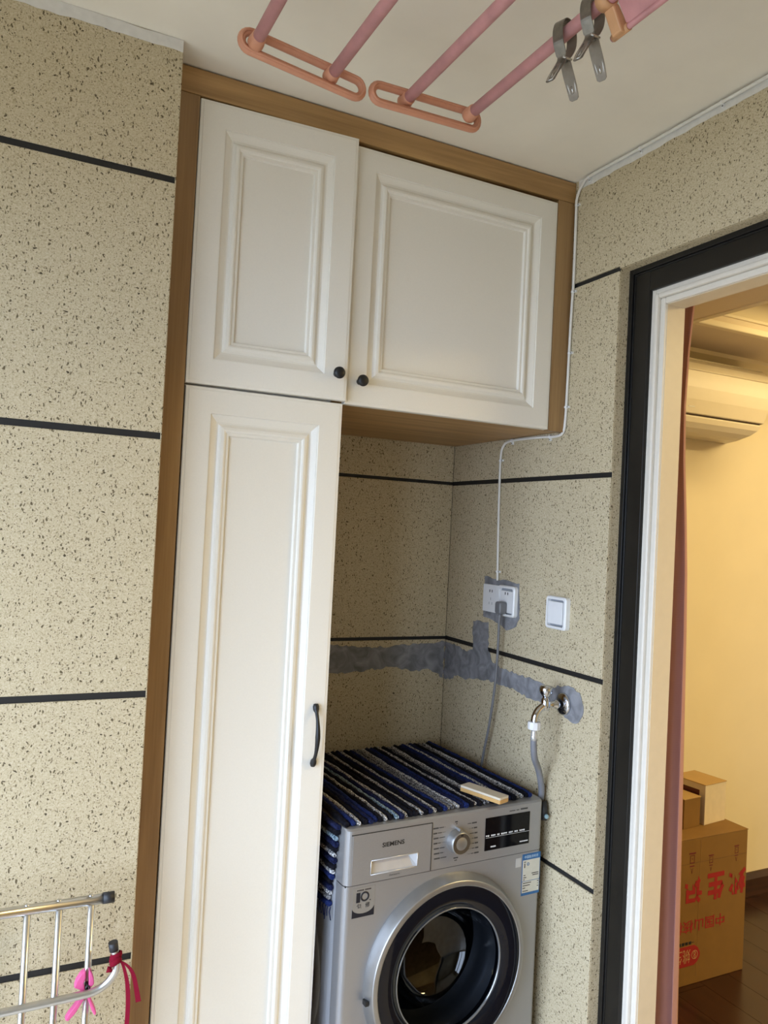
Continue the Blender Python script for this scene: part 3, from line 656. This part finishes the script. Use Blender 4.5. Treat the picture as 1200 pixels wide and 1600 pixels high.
# ================================================================== SOCKETS, SWITCH, CABLES, TAP on the right wall
def yz(mat_box, x0, x1, y0, y1, z0, z1): return MB().box(x0, x1, y0, y1, z0, z1)
def rrect(cy, cz, w, h, r):
    pts = []
    for (sx, sy) in ((1, 1), (-1, 1), (-1, -1), (1, -1)):
        a0 = math.atan2(sy, sx)
        for kk in (-1, -.5, 0, .5, 1):
            q = a0+kk*math.pi/4; pts.append((cy+sx*(w/2-r)+r*math.cos(q), cz+sy*(h/2-r)+r*math.sin(q)))
    return pts
onw = lambda a, b, t: (W-t, a, b)
def holes(par, cy, cz, x):
    for dy in (-.0065, .0065): build('socket_hole', MB().prism(rrect(cy+dy, cz, .0036, .0085, .0012), onw, x, x+.0004), INK, par)
def earth(par, cy, cz, x):
    for dy, dz, w_, h_ in ((0, .010, .003, .008), (-.008, -.004, .0032, .008), (.008, -.004, .0032, .008)): build('socket_hole', MB().prism(rrect(cy+dy, cz+dz, w_, h_, .001), onw, x, x+.0003), plain('hole_grey', (.45, .45, .44, 1), .5), par)
s1 = thing('wall_socket', 'flat square white socket on the left of the pair', 'socket', (W-.002, .314, 1.3245))
build('plate', MB().prism(rrect(.3145, 1.3665, .088, .086, .003), onw, .002, .0095), WPLAST, s1, bevel=.0012)
build('insert', MB().prism(rrect(.3135, 1.3665, .056, .072, .002), onw, .0095, .0102), WPLAST, s1, bevel=.0004)
holes(s1, .3135, 1.3895, .0102); earth(s1, .3135, 1.355, .0102)
s2 = thing('wall_socket', 'white socket in a raised rounded frame holding the grey plug', 'socket', (W-.002, .226, 1.32))
def frame(par, cy, cz, w_, h_, iw, ih, d0, d1, name='frame'):
    o_ = rrect(cy, cz, w_, h_, .010); n_ = rrect(cy, cz, iw, ih, .005); k_ = len(o_); m_ = MB()
    o2 = rrect(cy, cz, w_-.006, h_-.006, .008)
    m_.add([onw(a, b, d0) for a, b in o_]+[onw(a, b, d1-.003) for a, b in o_]+[onw(a, b, d1) for a, b in o2]+[onw(a, b, d1) for a, b in n_]+[onw(a, b, d0) for a, b in n_],
           [(r*k_+j, r*k_+(j+1) % k_, (r+1)*k_+(j+1) % k_, (r+1)*k_+j) for r in range(4) for j in range(k_)])
    build(name, m_, WPLAST, par)
frame(s2, .2265, 1.3665, .0875, .0935, .072, .078, .002, .0165)
build('recess', MB().prism(rrect(.2265, 1.3665, .072, .078, .004), onw, .002, .005), plain('recess_grey', (.32, .33, .35, 1), .4), s2)
build('insert', MB().prism(rrect(.2290, 1.3645, .066, .066, .003), onw, .005, .0125), WPLAST, s2, bevel=.001)
holes(s2, .2265, 1.3895, .0125)
sw = thing('light_switch', 'single white rocker switch with rounded frame beside the doorway', 'switch', (W, -.011, 1.315))
frame(sw, -.0115, 1.3590, .0870, .0900, .070, .074, 0, .0165)
build('recess', MB().prism(rrect(-.0115, 1.3590, .071, .075, .004), onw, 0, .004), plain('recess_grey', (.32, .33, .35, 1), .4), sw)
build('rocker', MB().prism(rrect(-.0085, 1.3590, .062, .0620, .003), onw, .004, .0150), WPLAST, sw, bevel=.0015)
# plug and mains lead of the machine
pg = thing('power_plug', 'grey plug with lead running down behind the rag mat', 'plug', (W-.0125, .235, 1.33))
build('plug_body', MB().prism([(a, b) for a, b in rrect(.2335, 1.3455, .030, .038, .008)], onw, .0126, .040), GPLAST, pg, bevel=.006, seg=3)
lead = catmull([(W-.028, .234, 1.332), (W-.030, .234, 1.315), (W-.030, .233, 1.24), (W-.029, .240, 1.12), (W-.028, .263, .985), (W-.026, .296, .86), (W-.024, .32, .70), (W-.022, .34, .40), (W-.015, .50, .25), (W-.05, .585, .2)], 8)
m_ = MB().tube(lead, .0040, 10); build('lead', m_, GPLAST, pg)
build('strain_relief', MB().tube([(W-.028, .234, 1.334), (W-.029, .234, 1.306)], [.0062, .0045], 10), GPLAST, pg)

# white surface cable with clips
wcb = thing('white_cable', 'white cable clipped along the ceiling edge, down beside the cabinet to the socket', 'cable', (W, 0, 1.43))
cpts = [(W-.008, -3.35, H-.010), (W-.008, -1.5, H-.010), (W-.009, -.6, H-.011), (W-.008, -.25, H-.010), (W-.009, -.075, H-.009), (W-.007, -.035, H-.02), (W-.006, -.013, H-.05), (W-.006, -.012, 2.48), (W-.005, -.013, 2.30), (W-.006, -.0105, 2.18), (W-.005, -.007, 2.02), (W-.005, -.0045, 1.90), (W-.005, .003, 1.863), (W-.005, .03, 1.8535), (W-.005, .10, 1.8565), (W-.005, .20, 1.8585), (W-.005, .262, 1.8565), (W-.005, .29, 1.845), (W-.005, .302, 1.81), (W-.005, .301, 1.70), (W-.005, .295, 1.55), (W-.005, .290, 1.45), (W-.006, .287, 1.424)]
build('cable', MB().tube(catmull(cpts, 8), .0040, 8), plain('cable_white', (.76, .74, .68, 1), .45, var=.03), wcb)
for (y, z, dr_) in ((-.012, 2.499, 'z'), (-.012, 2.255, 'z'), (-.0095, 2.083, 'z'), (-.0045, 1.932, 'z'), (.06, 1.855, 'y'), (.245, 1.858, 'y'), (.302, 1.80, 'z'), (.291, 1.452, 'z'), (-.062, H-.010, 'y'), (-.253, H-.010, 'y'), (-.502, H-.010, 'y')):
    m_ = MB()
    if dr_ == 'z': m_.lathe([(.0044, -.003), (.0052, -.002), (.0052, .002), (.0044, .003)], (W-.0055, y, z), (0, 0, 1), 12).box(W-.006, W, y-.011, y-.003, z-.003, z+.003)
    else: m_.lathe([(.0048, -.003), (.0055, -.002), (.0055, .002), (.0048, .003)], (W-.0075 if z > 2 else W-.0055, y, z), (0, 1, 0), 12).box(W-.006, W, y-.003, y+.003, z-.012, z-.003)
    c_ = build('cable_clip', m_, WPLAST, wcb)
    zz_ = (y-.007, z) if dr_ == 'z' else (y, z-.0085)
    build('nail', MB().lathe([(0, 0), (.0018, 0), (.0018, .0012), (0, .0014)], (W-.006, zz_[0], zz_[1]), (-1, 0, 0), 8), plain('nail_grey', (.25, .24, .22, 1), .4, metal=.6), c_)

# tap
TYc, TZ = -.048, 1.116
tp = thing('water_tap', 'chrome wall tap with round flange above the washing machine', 'tap', (W, TYc, TZ))
build('flange', MB().lathe([(0, .002), (.030, .002), (.030, .007), (.026, .011), (.013, .014)], (W, TYc, TZ), (-1, 0, 0), 32), CHROME, tp)
build('stem', MB().lathe([(.0095, .008), (.0095, .022), (.012, .024), (.012, .030), (.0085, .033), (.0085, .062)], (W, TYc, TZ), (-1, 0, 0), 20).lathe([(.0, -.014), (.0115, -.012), (.0125, 0), (.0115, .016), (.0085, .020), (.0085, .026), (.0, .026)], (W-.064, TYc, TZ), (0, 0, 1), 20), CHROME, tp)
sp_ = catmull([(W-.064, TYc, TZ), (W-.074, TYc, TZ-.004), (W-.088, TYc, TZ-.014), (W-.0965, TYc, TZ-.03), (W-.098, TYc, TZ-.046)], 6)
build('spout', MB().tube(sp_, .0100, 16), CHROME, tp)
build('knob', MB().lathe([(.0, .022), (.010, .022), (.0125, .027), (.0165, .033), (.0182, .040), (.0178, .047), (.0140, .0515), (.006, .053), (0, .053)], (W-.064, TYc, TZ), (0, 0, 1), 12, smooth=True), CHROME, tp)
hs = thing('inlet_hose', 'grey inlet hose with white nut hanging from the tap', 'hose', (W-.09, TYc, .80))
hx = W-.098
build('nut', MB().lathe([(.009, -.062), (.0165, -.062), (.0175, -.058), (.0175, -.046), (.0165, -.042), (.009, -.042)], (hx, TYc, TZ), (0, 0, 1), 10, smooth=False), WPLAST, hs, label='white plastic nut')
build('ferrule', MB().lathe([(.0, -.092), (.0088, -.092), (.0088, -.080), (.0075, -.078), (.0085, -.074), (.007, -.070), (.007, -.060), (0, -.060)], (hx, TYc, TZ), (0, 0, 1), 18), plain('ferrule', (.68, .68, .66, 1), .25, metal=.5), hs)
hp = catmull([(hx, TYc, TZ-.085), (hx+.002, TYc+.001, 1.005), (hx+.014, -.038, .972), (hx+.046, -.014, .935), (hx+.067, .0, .897), (hx+.080, .010, .857), (hx+.0815, .022, .80), (hx+.082, .06, .70), (hx+.082, .2, .60), (hx+.082, .40, .62), (hx+.08, .575, .70)], 8)
build('hose', MB().tube(hp, .0088, 14), GHOSE, hs)
build('elbow', MB().tube([(W-.0165, .004, .838), (W-.0165, -.002, .818), (W-.0165, -.003, .79)], .0105, 12), BLKRUB, hs)
build('elbow_cap', MB().lathe([(0, .0), (.0065, 0), (.0065, .006), (.0045, .008), (0, .008)], (W-.0165, -.012, .802), (-.2, -1, 0), 14), plain('elbow_teal', (.25, .36, .38, 1), .3), hs)

# ================================================================== CEILING DRYING POLES
def stadium(c, half, r, tilt, n=10):
    pts = []
    for sg, a0 in ((1, -math.pi/2), (-1, math.pi/2)):
        for k in range(n+1):
            q = a0+math.pi*k/n; x_ = sg*half+r*math.cos(q); z_ = r*math.sin(q)
            pts.append((c[0]+x_*math.cos(tilt)+z_*math.sin(tilt), c[1], c[2]-x_*math.sin(tilt)+z_*math.cos(tilt)))
    return pts
def pole_pair(label, xs, zs, loop_c, half, tilt, yend, yfar):
    t = thing('drying_pole_pair', label, 'drying rack', (sum(xs)/2, -1.0, zs[0]), group='pole pairs of the ceiling drying rack')
    for x_, z_, ye_ in zip(xs, zs, yend):
        po = build('pole', MB().tube([(x_, yfar, z_), (x_, -1.4, z_), (x_, ye_-.4, z_), (x_, ye_, z_)], .0112, 20), PINK, t, label='pink coated pole')
        build('end_collar', MB().lathe([(.0113, -.018), (.0133, -.016), (.0137, -.006), (.0150, .0), (.0150, .007), (.010, .012), (0, .013)], (x_, ye_, z_), (0, 1, 0), 24), ORANGE, po)
        build('hanging_wire', MB().tube([(x_, -1.25, z_), (x_, -1.25, H)], .0012, 6).lathe([(.0114, -.006), (.0128, -.006), (.0128, .006), (.0114, .006)], (x_, -1.25, z_), (0, 1, 0), 16), STEEL, po)
    lp_ = stadium((loop_c[0], loop_c[1], loop_c[2]), half, .0170, tilt)
    lo_ = build('end_loop', MB().tube(lp_, .0078, 14, closed=True, ref=(0, 1, 0)), ORANGE, t, label='orange oval end loop')
    build('loop_ridge', MB().tube([(a, b-.0076, c) for a, b, c in stadium((loop_c[0], loop_c[1], loop_c[2]), half, .0182, tilt)], .0026, 8, closed=True, ref=(0, 1, 0)), ORANGE, lo_)
    return t
pole_pair('left pair of pink poles joined by an orange loop below the ceiling', (.0605, .2105), (2.425, 2.415), (.157, -.368, 2.4195), .1035, math.radians(6.5), (-.384, -.370), -1.60)
pole_pair('right pair of pink poles joined by an orange loop, two metal clips on it', (.3745, .5105), (2.420, 2.420), (.4185, -.368, 2.4155), .104, math.radians(-1.5), (-.360, -.385), -1.60)

def metal_clip(label, y, xc, zc, rot):
    t = thing('metal_clip', label, 'clip', (xc, y, zc-.098), group='metal clips on the pink pole')
    c_, s_ = math.cos(rot), math.sin(rot)
    for sg in (-1, 1):
        ar = [(.004, .0215), (-.008, .0205), (-.0175, .012), (-.0215, -.003), (-.0190, -.020), (-.0110, -.034), (-.0060, -.042), (-.0085, -.051), (-.0180, -.066), (-.0290, -.082), (-.0380, -.098)]
        pts = catmull([(xc-sg*a*c_, y-sg*a*s_, zc+b) for a, b in ar], 4)
        n_ = len(pts); ws = [.0200 if k_ < n_*.55 else .0165+.0045*math.sin((k_/n_-.55)/.45*math.pi) for k_ in range(n_)]
        ws[-1] = .010
        mt = TAUPE if sg == -1 else STEEL
        a_ = build('arm', MB().band(pts, (-s_, c_, 0), ws, .0017), TAUPE if sg == 1 else plain('clip_shiny', (.20, .18, .15, 1), .3, metal=.7, var=.2, scale=80), t, bevel=.0006, seg=1)
        q0 = pts[-11]; q1 = pts[-2]
        wv = Vector((-s_, c_, 0))*.0068; ov = Vector((sg*.0012, 0, 0))
        build('arm_rib', MB().tube([q0+wv*.8+ov, (q0+q1)/2+wv+ov, q1+wv*.7+ov, q1-wv*.7+ov, (q0+q1)/2-wv+ov, q0-wv*.8+ov], .0013, 6).tube([q0*.45+q1*.55+ov*.8, q0*.2+q1*.8+ov*.8], .0022, 6), STEEL, a_)
    build('spring', MB().tube([(xc-.009, y-.0095, zc-.046), (xc+.009, y-.0095, zc-.046)], .0018, 8).tube([(xc-.006, y, zc-.044), (xc+.006, y, zc-.044)], .0035, 10), STEEL, t)
metal_clip('metal clip gripping the pink pole, nearer the cabinet', -.683, .5105, 2.420, math.radians(18))
metal_clip('metal clip gripping the pink pole, next to the apricot clamp', -.752, .5105, 2.420, math.radians(18))
hg = thing('hanger_bracket', 'pink and apricot plastic hanger clamped on the pink pole', 'hanger', (.525, -.85, 2.37))
m_ = MB().lathe([(.0116, -.010), (.0150, -.010), (.0150, .012), (.0116, .012)], (.5105, -.785, 2.42), (0, 1, 0), 20, close=True)
build('clamp', m_, ORANGE2, hg, label='apricot clamp')
build('clamp_web', MB().prism([(.514, 2.408), (.526, 2.414), (.548, 2.386), (.546, 2.374), (.534, 2.372)], lambda a, b, t: (a, t, b), -.795, -.773), ORANGE2, hg, bevel=.003)
build('rod', MB().tube([(.545, -.762, 2.380), (.545, -.80, 2.380), (.545, -1.5, 2.380)], .0052, 12), PINK, hg)
build('rod_sleeve', MB().tube([(.545, -.765, 2.380), (.545, -.800, 2.380)], .0066, 12), ORANGE2, hg)
plp = build('plate', MB().prism([(.520, 2.418), (.524, 2.420), (.548, 2.384), (.543, 2.382)], lambda a, b, t: (a, t, b), -1.3, -.797), PINK, hg, bevel=.001)
build('hook_wire', MB().tube([(.545, -.815, 2.400), (.540, -.86, 2.408), (.536, -.90, 2.408)], .0016, 8), STEEL, plp)
build('plate_slot', MB().prism([(.5365, 2.3985), (.5415, 2.3905), (.5410, 2.3900), (.5360, 2.3980)], lambda a, b, t: (a-.0015, t, b-.001), -.824, -.816), WPLAST, plp)

# ================================================================== STEEL RACK by the left wall
rk = thing('folding_rack', 'stainless steel folding rack against the wall in the lower left corner', 'rack', (-.4, -.18, 0))
RY = -.165
build('top_rail', MB().tube([(-.95, RY, .8365), (-.5, RY, .836), (-.082, RY, .8355)], .0092, 16), STEEL, rk)
build('end_cap', MB().tube([(-.0875, RY, .8355), (-.067, RY, .8355)], .0104, 16), BLKRUB, rk, label='black rubber cap')
for x_ in (-.775, -.663, -.552, -.441, -.330, -.2185, -.1640, -.1075):
    up_ = build('upright', MB().tube([(x_, RY, .10 if x_ not in (-.775, -.1075) else 0), (x_+.0003, RY, .45), (x_-.0005, RY, .830)], .0064, 14), STEEL, rk)
    build('rivet', MB().lathe([(.0045, 0), (.004, .0018), (0, .0026)], (x_-.0015, RY, .8440), (0, 0, 1), 12), STEEL, up_)
build('bottom_rail', MB().tube([(-.80, RY, .10), (-.10, RY, .10)], .008, 12), STEEL, rk)
lb = catmull([(-.95, -.195, .672), (-.50, -.195, .6725), (-.25, -.195, .6735), (-.125, -.195, .676), (-.095, -.195, .679), (-.075, -.195, .690), (-.063, -.195, .706), (-.0605, -.195, .722), (-.0640, -.195, .742), (-.0675, -.195, .757)], 6)
fb = build('front_bar', MB().tube(lb, .0072, 16), STEEL, rk, label='bar with upturned end')
build('end_cap', MB().tube([(-.0662, -.195, .748), (-.0690, -.195, .764)], .0086, 16), BLKRUB, fb, label='black rubber cap')
for x_ in (-.90, -.5): build('front_leg', MB().tube([(x_, -.195, .672), (x_, -.24, 0)], .0072, 12), STEEL, rk)
for x_ in (-.90,): build('cross_link', MB().tube([(x_+.01, RY, .83), (x_, -.195, .672)], .004, 8), STEEL, rk)

RIB = fabric('ribbon_red', (.20, .006, .020, 1)); RIB.node_tree.nodes['Principled BSDF'].inputs['Sheen Weight'].default_value = 0; RIB.node_tree.nodes['Principled BSDF'].inputs['Specular IOR Level'].default_value = .1
rb = thing('red_ribbon', 'dark red ribbon knotted on the upturned rack bar', 'ribbon', (-.064, -.195, .60))
kn = MB()
for k_ in range(3): kn.lathe([(.0072, -.004), (.0105, -.003), (.0110, .002), (.0075, .004)], (-.0635+(.001*k_), -.195, .729+k_*.0055), (.2*(1-k_), .1, 1), 16)
kn.tube([(-.072, -.203, .726), (-.066, -.206, .730), (-.058, -.205, .735), (-.054, -.200, .731)], [.0045, .006, .006, .003], 10)
kn.tube([(-.073, -.200, .722), (-.075, -.203, .716), (-.070, -.206, .717)], [.004, .0055, .003], 10)
build('knot', kn, RIB, rb)
def ribbon(pts, ws, wdir): return MB().band(catmull(pts, 6), wdir, ws, .0008)
def lerpw(n, f): return [f(i_/(n-1)) for i_ in range(n)]
t1p = [(-.056, -.200, .731), (-.050, -.202, .722), (-.0445, -.203, .705), (-.040, -.203, .685), (-.037, -.203, .655), (-.0365, -.203, .62), (-.038, -.202, .56), (-.037, -.20, .50)]
build('tail', ribbon(t1p, lerpw(43, lambda t: .004+.0045*min(1, t*2)), (.9, -.45, .1)), RIB, rb)
t2p = [(-.055, -.203, .730), (-.045, -.206, .7235), (-.036, -.208, .713), (-.029, -.208, .697), (-.023, -.207, .672), (-.018, -.206, .648)]
build('tail', ribbon(t2p, lerpw(31, lambda t: .004+.0065*t), (.85, -.4, .3)), RIB, rb)

pc = thing('clothes_peg', 'bright pink plastic peg clamped on the steel upright', 'clothes peg', (-.108, -.178, .64))
PK = plain('peg_pink', (.70, .10, .28, 1), .35)
PX, PZ = -.1085, .680
def pegarm(sg):
    A = [(.004, .034), (.012, .030), (.020, .018), (.023, .006), (.012, .000), (.010, -.010), (.017, -.024), (.030, -.040), (.036, -.050), (.030, -.054), (.018, -.042), (.004, -.020), (.002, -.004), (.006, .010), (.003, .022)]
    if sg > 0: A = [(a*.55, b*1.0) for a, b in A]
    return MB().prism([(PX+sg*a-.001, PZ+b) for a, b in A], lambda a, b, t: (a, t, b), -.1855, -.1715)
build('jaw', pegarm(-1), PK, pc, bevel=.002); build('jaw', pegarm(1), PK, pc, bevel=.002)
build('spring', MB().lathe([(.0025, -.009), (.0045, -.009), (.0045, .009), (.0025, .009)], (PX, -.1785, PZ+.002), (0, 1, 0), 12, close=True), BLKRUB, pc)

# ================================================================== INNER ROOM THINGS
CUR = fabric('curtain_mauve', (.46, .225, .19, 1))
cu = thing('curtain', 'mauve pink curtain gathered beside the doorway', 'curtain', (1.30, 0, 0))
def curtain(ya, yb_, ztop, zbot, x0_, amp, freq):
    n, mz = 80, 16; vs = []; fs = []
    for th in (0, 1):
        for j in range(mz+1):
            t = j/mz; z_ = ztop+(zbot-ztop)*t
            edge = -.205 if True else 0
            ye_ = ya-.020*(1-min(1, t*6))**2+.022*math.exp(-((t-.2)/.12)**2)-.034*t**1.4
            for k_ in range(n+1):
                s_ = k_/n; y_ = ye_+(yb_-ye_)*s_
                a_ = amp*(.45+.55*t)
                vs.append((x0_+a_*math.sin(s_*freq+.25*math.sin(t*3))+a_*.35*math.sin(s_*freq*2.3)+th*.003, y_+.006*math.sin(s_*freq*1.0+t), z_))
    w_ = n+1; off = (mz+1)*w_
    for j in range(mz):
        for k_ in range(n):
            a_ = j*w_+k_; fs.append((a_, a_+1, a_+w_+1, a_+w_)); fs.append((off+a_, off+a_+w_, off+a_+w_+1, off+a_+1))
        fs.append((j*w_, j*w_+w_, off+j*w_+w_, off+j*w_)); fs.append((j*w_+n, off+j*w_+n, off+j*w_+w_+n, j*w_+w_+n))
    return MB().add(vs, fs, True)
build('cloth', curtain(-.257, .12, 2.375, .015, 1.295, .034, 34), CUR, cu)
build('curtain_rail', MB().box(1.285, 1.315, -2.2, .30, 2.372, 2.39), WPLAST, cu)

ac = thing('air_conditioner', 'white wall-mounted air conditioner high on the cream wall', 'air conditioner', (2.2, .6, 2.02))
ACW = plain('ac_white', (.62, .54, .40, 1), .35, var=.01)
def extr(name, prof, x0_, ends, mat, par):
    n = len(prof); vs = [(x0_, y_, z_) for y_, z_ in prof]+[(e, y_, z_) for (y_, z_), e in zip(prof, ends)]
    m_ = MB().add(vs, [tuple(range(n)), tuple(reversed(range(n, 2*n)))]+[(i, i+n, (i+1) % n+n, (i+1) % n) for i in range(n)])
    return build(name, m_, mat, par, bevel=.004)
pf = [(.695, 2.335), (.60, 2.335), (.555, 2.322), (.52, 2.295), (.500, 2.262), (.492, 2.225), (.486, 2.19), (.481, 2.14), (.480, 2.082), (.50, 2.082), (.695, 2.082)]
extr('front_cover', pf, 1.68, [2.60]*5+[2.585, 2.575, 2.555, 2.525, 2.525, 2.60], ACW, ac)
pf2 = [(.695, 2.081), (.50, 2.081), (.484, 2.074), (.487, 2.050), (.50, 2.030), (.525, 2.016), (.56, 2.010), (.695, 2.020)]
extr('outlet_flap', pf2, 1.68, [2.60, 2.525, 2.515, 2.50, 2.475, 2.45, 2.46, 2.56], ACW, ac)
build('seam', MB().box(1.69, 2.515, .484, .52, 2.0795, 2.0825), plain('seam_brown', (.10, .06, .03, 1), .6), ac)
build('badge', MB().box(2.09, 2.125, .4795, .4812, 2.107, 2.112), plain('badge_silver', (.7, .68, .62, 1), .3, metal=.5), ac)
for zz_, yy_ in ((2.262, .4995), (2.318, .548)): build('cover_ridge', MB().tube([(1.69, yy_, zz_), (2.585, yy_, zz_)], .0035, 8), ACW, ac)

CARD = plain('cardboard', (.20, .100, .018, 1), .75, var=.06, scale=14)
CARDT = plain('cardboard_light', (.40, .25, .09, 1), .75, var=.05, scale=14)
RINK = plain('red_ink', (.30, .012, .012, 1), .6)
BY = .273
bx_ = thing('cardboard_box', 'large brown cardboard carton with red upside-down print', 'box', (1.99, .42, 0))
BX0, BX1, BH = 1.72, 2.262, .519
build('carton', MB().box(BX0, BX1, BY, .56, 0, BH-.0035), CARD, bx_, bevel=.003)
build('flap', MB().box(BX0+.001, BX1+.001, BY-.001, (BY+.56)/2-.001, BH-.0035, BH), CARD, bx_, bevel=.001)
build('flap', MB().box(BX0+.001, BX1+.001, (BY+.56)/2+.001, .561, BH-.0035, BH), CARD, bx_, bevel=.001)
build('crease', MB().box(BX0+.004, BX1-.003, BY-.0006, BY, .4300, .4318), plain('crease_brown', (.15, .075, .022, 1), .8), bx_)
build('crease', MB().box(2.018, 2.0195, BY-.0006, BY, .02, BH-.006), plain('crease_faint', (.27, .148, .045, 1), .8), bx_)
def btext(name, body, xr, zt, w, h, mat, bold=0, y=BY-.0008):   # rotated 180 degrees: starts at the right, top towards the floor
    vs, fs = textmesh(body, w, h, bold); build(name, MB().add([(xr-a, y, zt-b) for a, b in vs], fs), mat, bx_)
btext('lettering', '姚', 2.259, .382, .090, .096, RINK, .050)
btext('lettering', '生', 2.146, .382, .088, .098, RINK, .050)
btext('lettering', '记', 2.032, .384, .086, .098, RINK, .050)
btext('lettering', '中国山核桃', 2.153, .230, .262, .045, RINK, .012)
bd = [(1.80, .068), (2.005, .068), (2.022, .078), (2.034, .096), (2.034, .108), (2.022, .128), (2.005, .139), (1.80, .139)]
build('badge', MB().prism(bd, lambda a, b, t: (a, BY-t, b), .0002, .0007), RINK, bx_)
PAL = plain('card_pale', (.48, .30, .13, 1), .7)
btext('badge_lettering', '姚生记', 1.985, .128, .115, .048, PAL, -.004, BY-.0012)
build('badge_emblem', MB().lathe([(.0135, 0), (.0155, 0), (.0155, .0004), (.0135, .0004)], (2.007, BY-.0008, .104), (0, -1, 0), 24, close=True).lathe([(.0035, 0), (.0055, 0), (.0055, .0004), (.0035, .0004)], (2.007, BY-.0008, .1095), (0, -1, 0), 16, close=True).lathe([(.0035, 0), (.0055, 0), (.0055, .0004), (.0035, .0004)], (2.007, BY-.0008, .0985), (0, -1, 0), 16, close=True), PAL, bx_)
sm_ = MB().box(1.992, 2.003, BY-.0007, BY-.0002, .1485, .1500)
for k_ in range(4): sm_.box(1.976-.017*k_, 1.989-.017*k_, BY-.0007, BY-.0002, .1440, .1545)
build('small_print', sm_, INK, bx_, kind='stuff')
def icon(xc, zt, s_):
    m_ = MB(); b_ = lambda a0, a1, z0_, z1_: m_.box(xc+a0*s_, xc+a1*s_, BY-.0007, BY-.0002, zt-z1_*s_, zt-z0_*s_)
    b_(-.017, .017, 0, .006); b_(-.012, -.010, .010, .040); b_(.010, .012, .010, .040); b_(-.012, .012, .038, .0415); b_(-.008, .008, .010, .0125); b_(-.0022, .0022, .022, .0265); b_(-.012, .012, .050, .0545)
    m_.prism([(xc-.006*s_, zt-.060*s_), (xc-.0045*s_, zt-.060*s_), (xc, zt-.079*s_), (xc-.0008*s_, zt-.081*s_)], lambda a, b, t: (a, BY-t, b), .0002, .0007)
    m_.prism([(xc+.006*s_, zt-.060*s_), (xc+.0045*s_, zt-.060*s_), (xc, zt-.079*s_), (xc+.0008*s_, zt-.081*s_)], lambda a, b, t: (a, BY-t, b), .0002, .0007)
    build('handling_icon', m_, plain('icon_ink', (.12, .012, .012, 1), .6), bx_)
icon(1.978, .469, .92); icon(2.073, .449, .72); icon(2.204, .466, .72)
def smallbox(label, x0_, x1_, y0_, y1_, h, ang, matf, matt):
    t = thing('cardboard_box', label, 'box', ((x0_+x1_)/2, (y0_+y1_)/2, BH), math.radians(ang))
    hw, hd = (x1_-x0_)/2, (y1_-y0_)/2
    build('carton', MB().box(-hw, hw, -hd, hd, 0, h-.003), matf, t, local=True, bevel=.0015)
    build('lid', MB().box(-hw-.002, hw+.002, -hd-.0015, hd+.001, h-.003, h), matt, t, local=True, bevel=.0008)
    return t, hw, hd
CW = plain('carton_white', (.64, .54, .38, 1), .6, var=.04)
t_, hw, hd = smallbox('pale carton standing on the large printed box', 2.113, 2.243, .36, .50, .150, 7, CW, CARDT)
build('window', MB().box(-hw-.0006, -hw, -hd+.025, hd-.02, .075, .125), plain('window_red', (.09, .015, .012, 1), .4), t_, local=True, label='dark red printed strip')
smallbox('small brown carton beside the pale carton', 2.006, 2.098, .352, .46, .110, 5, CARD, CARDT)
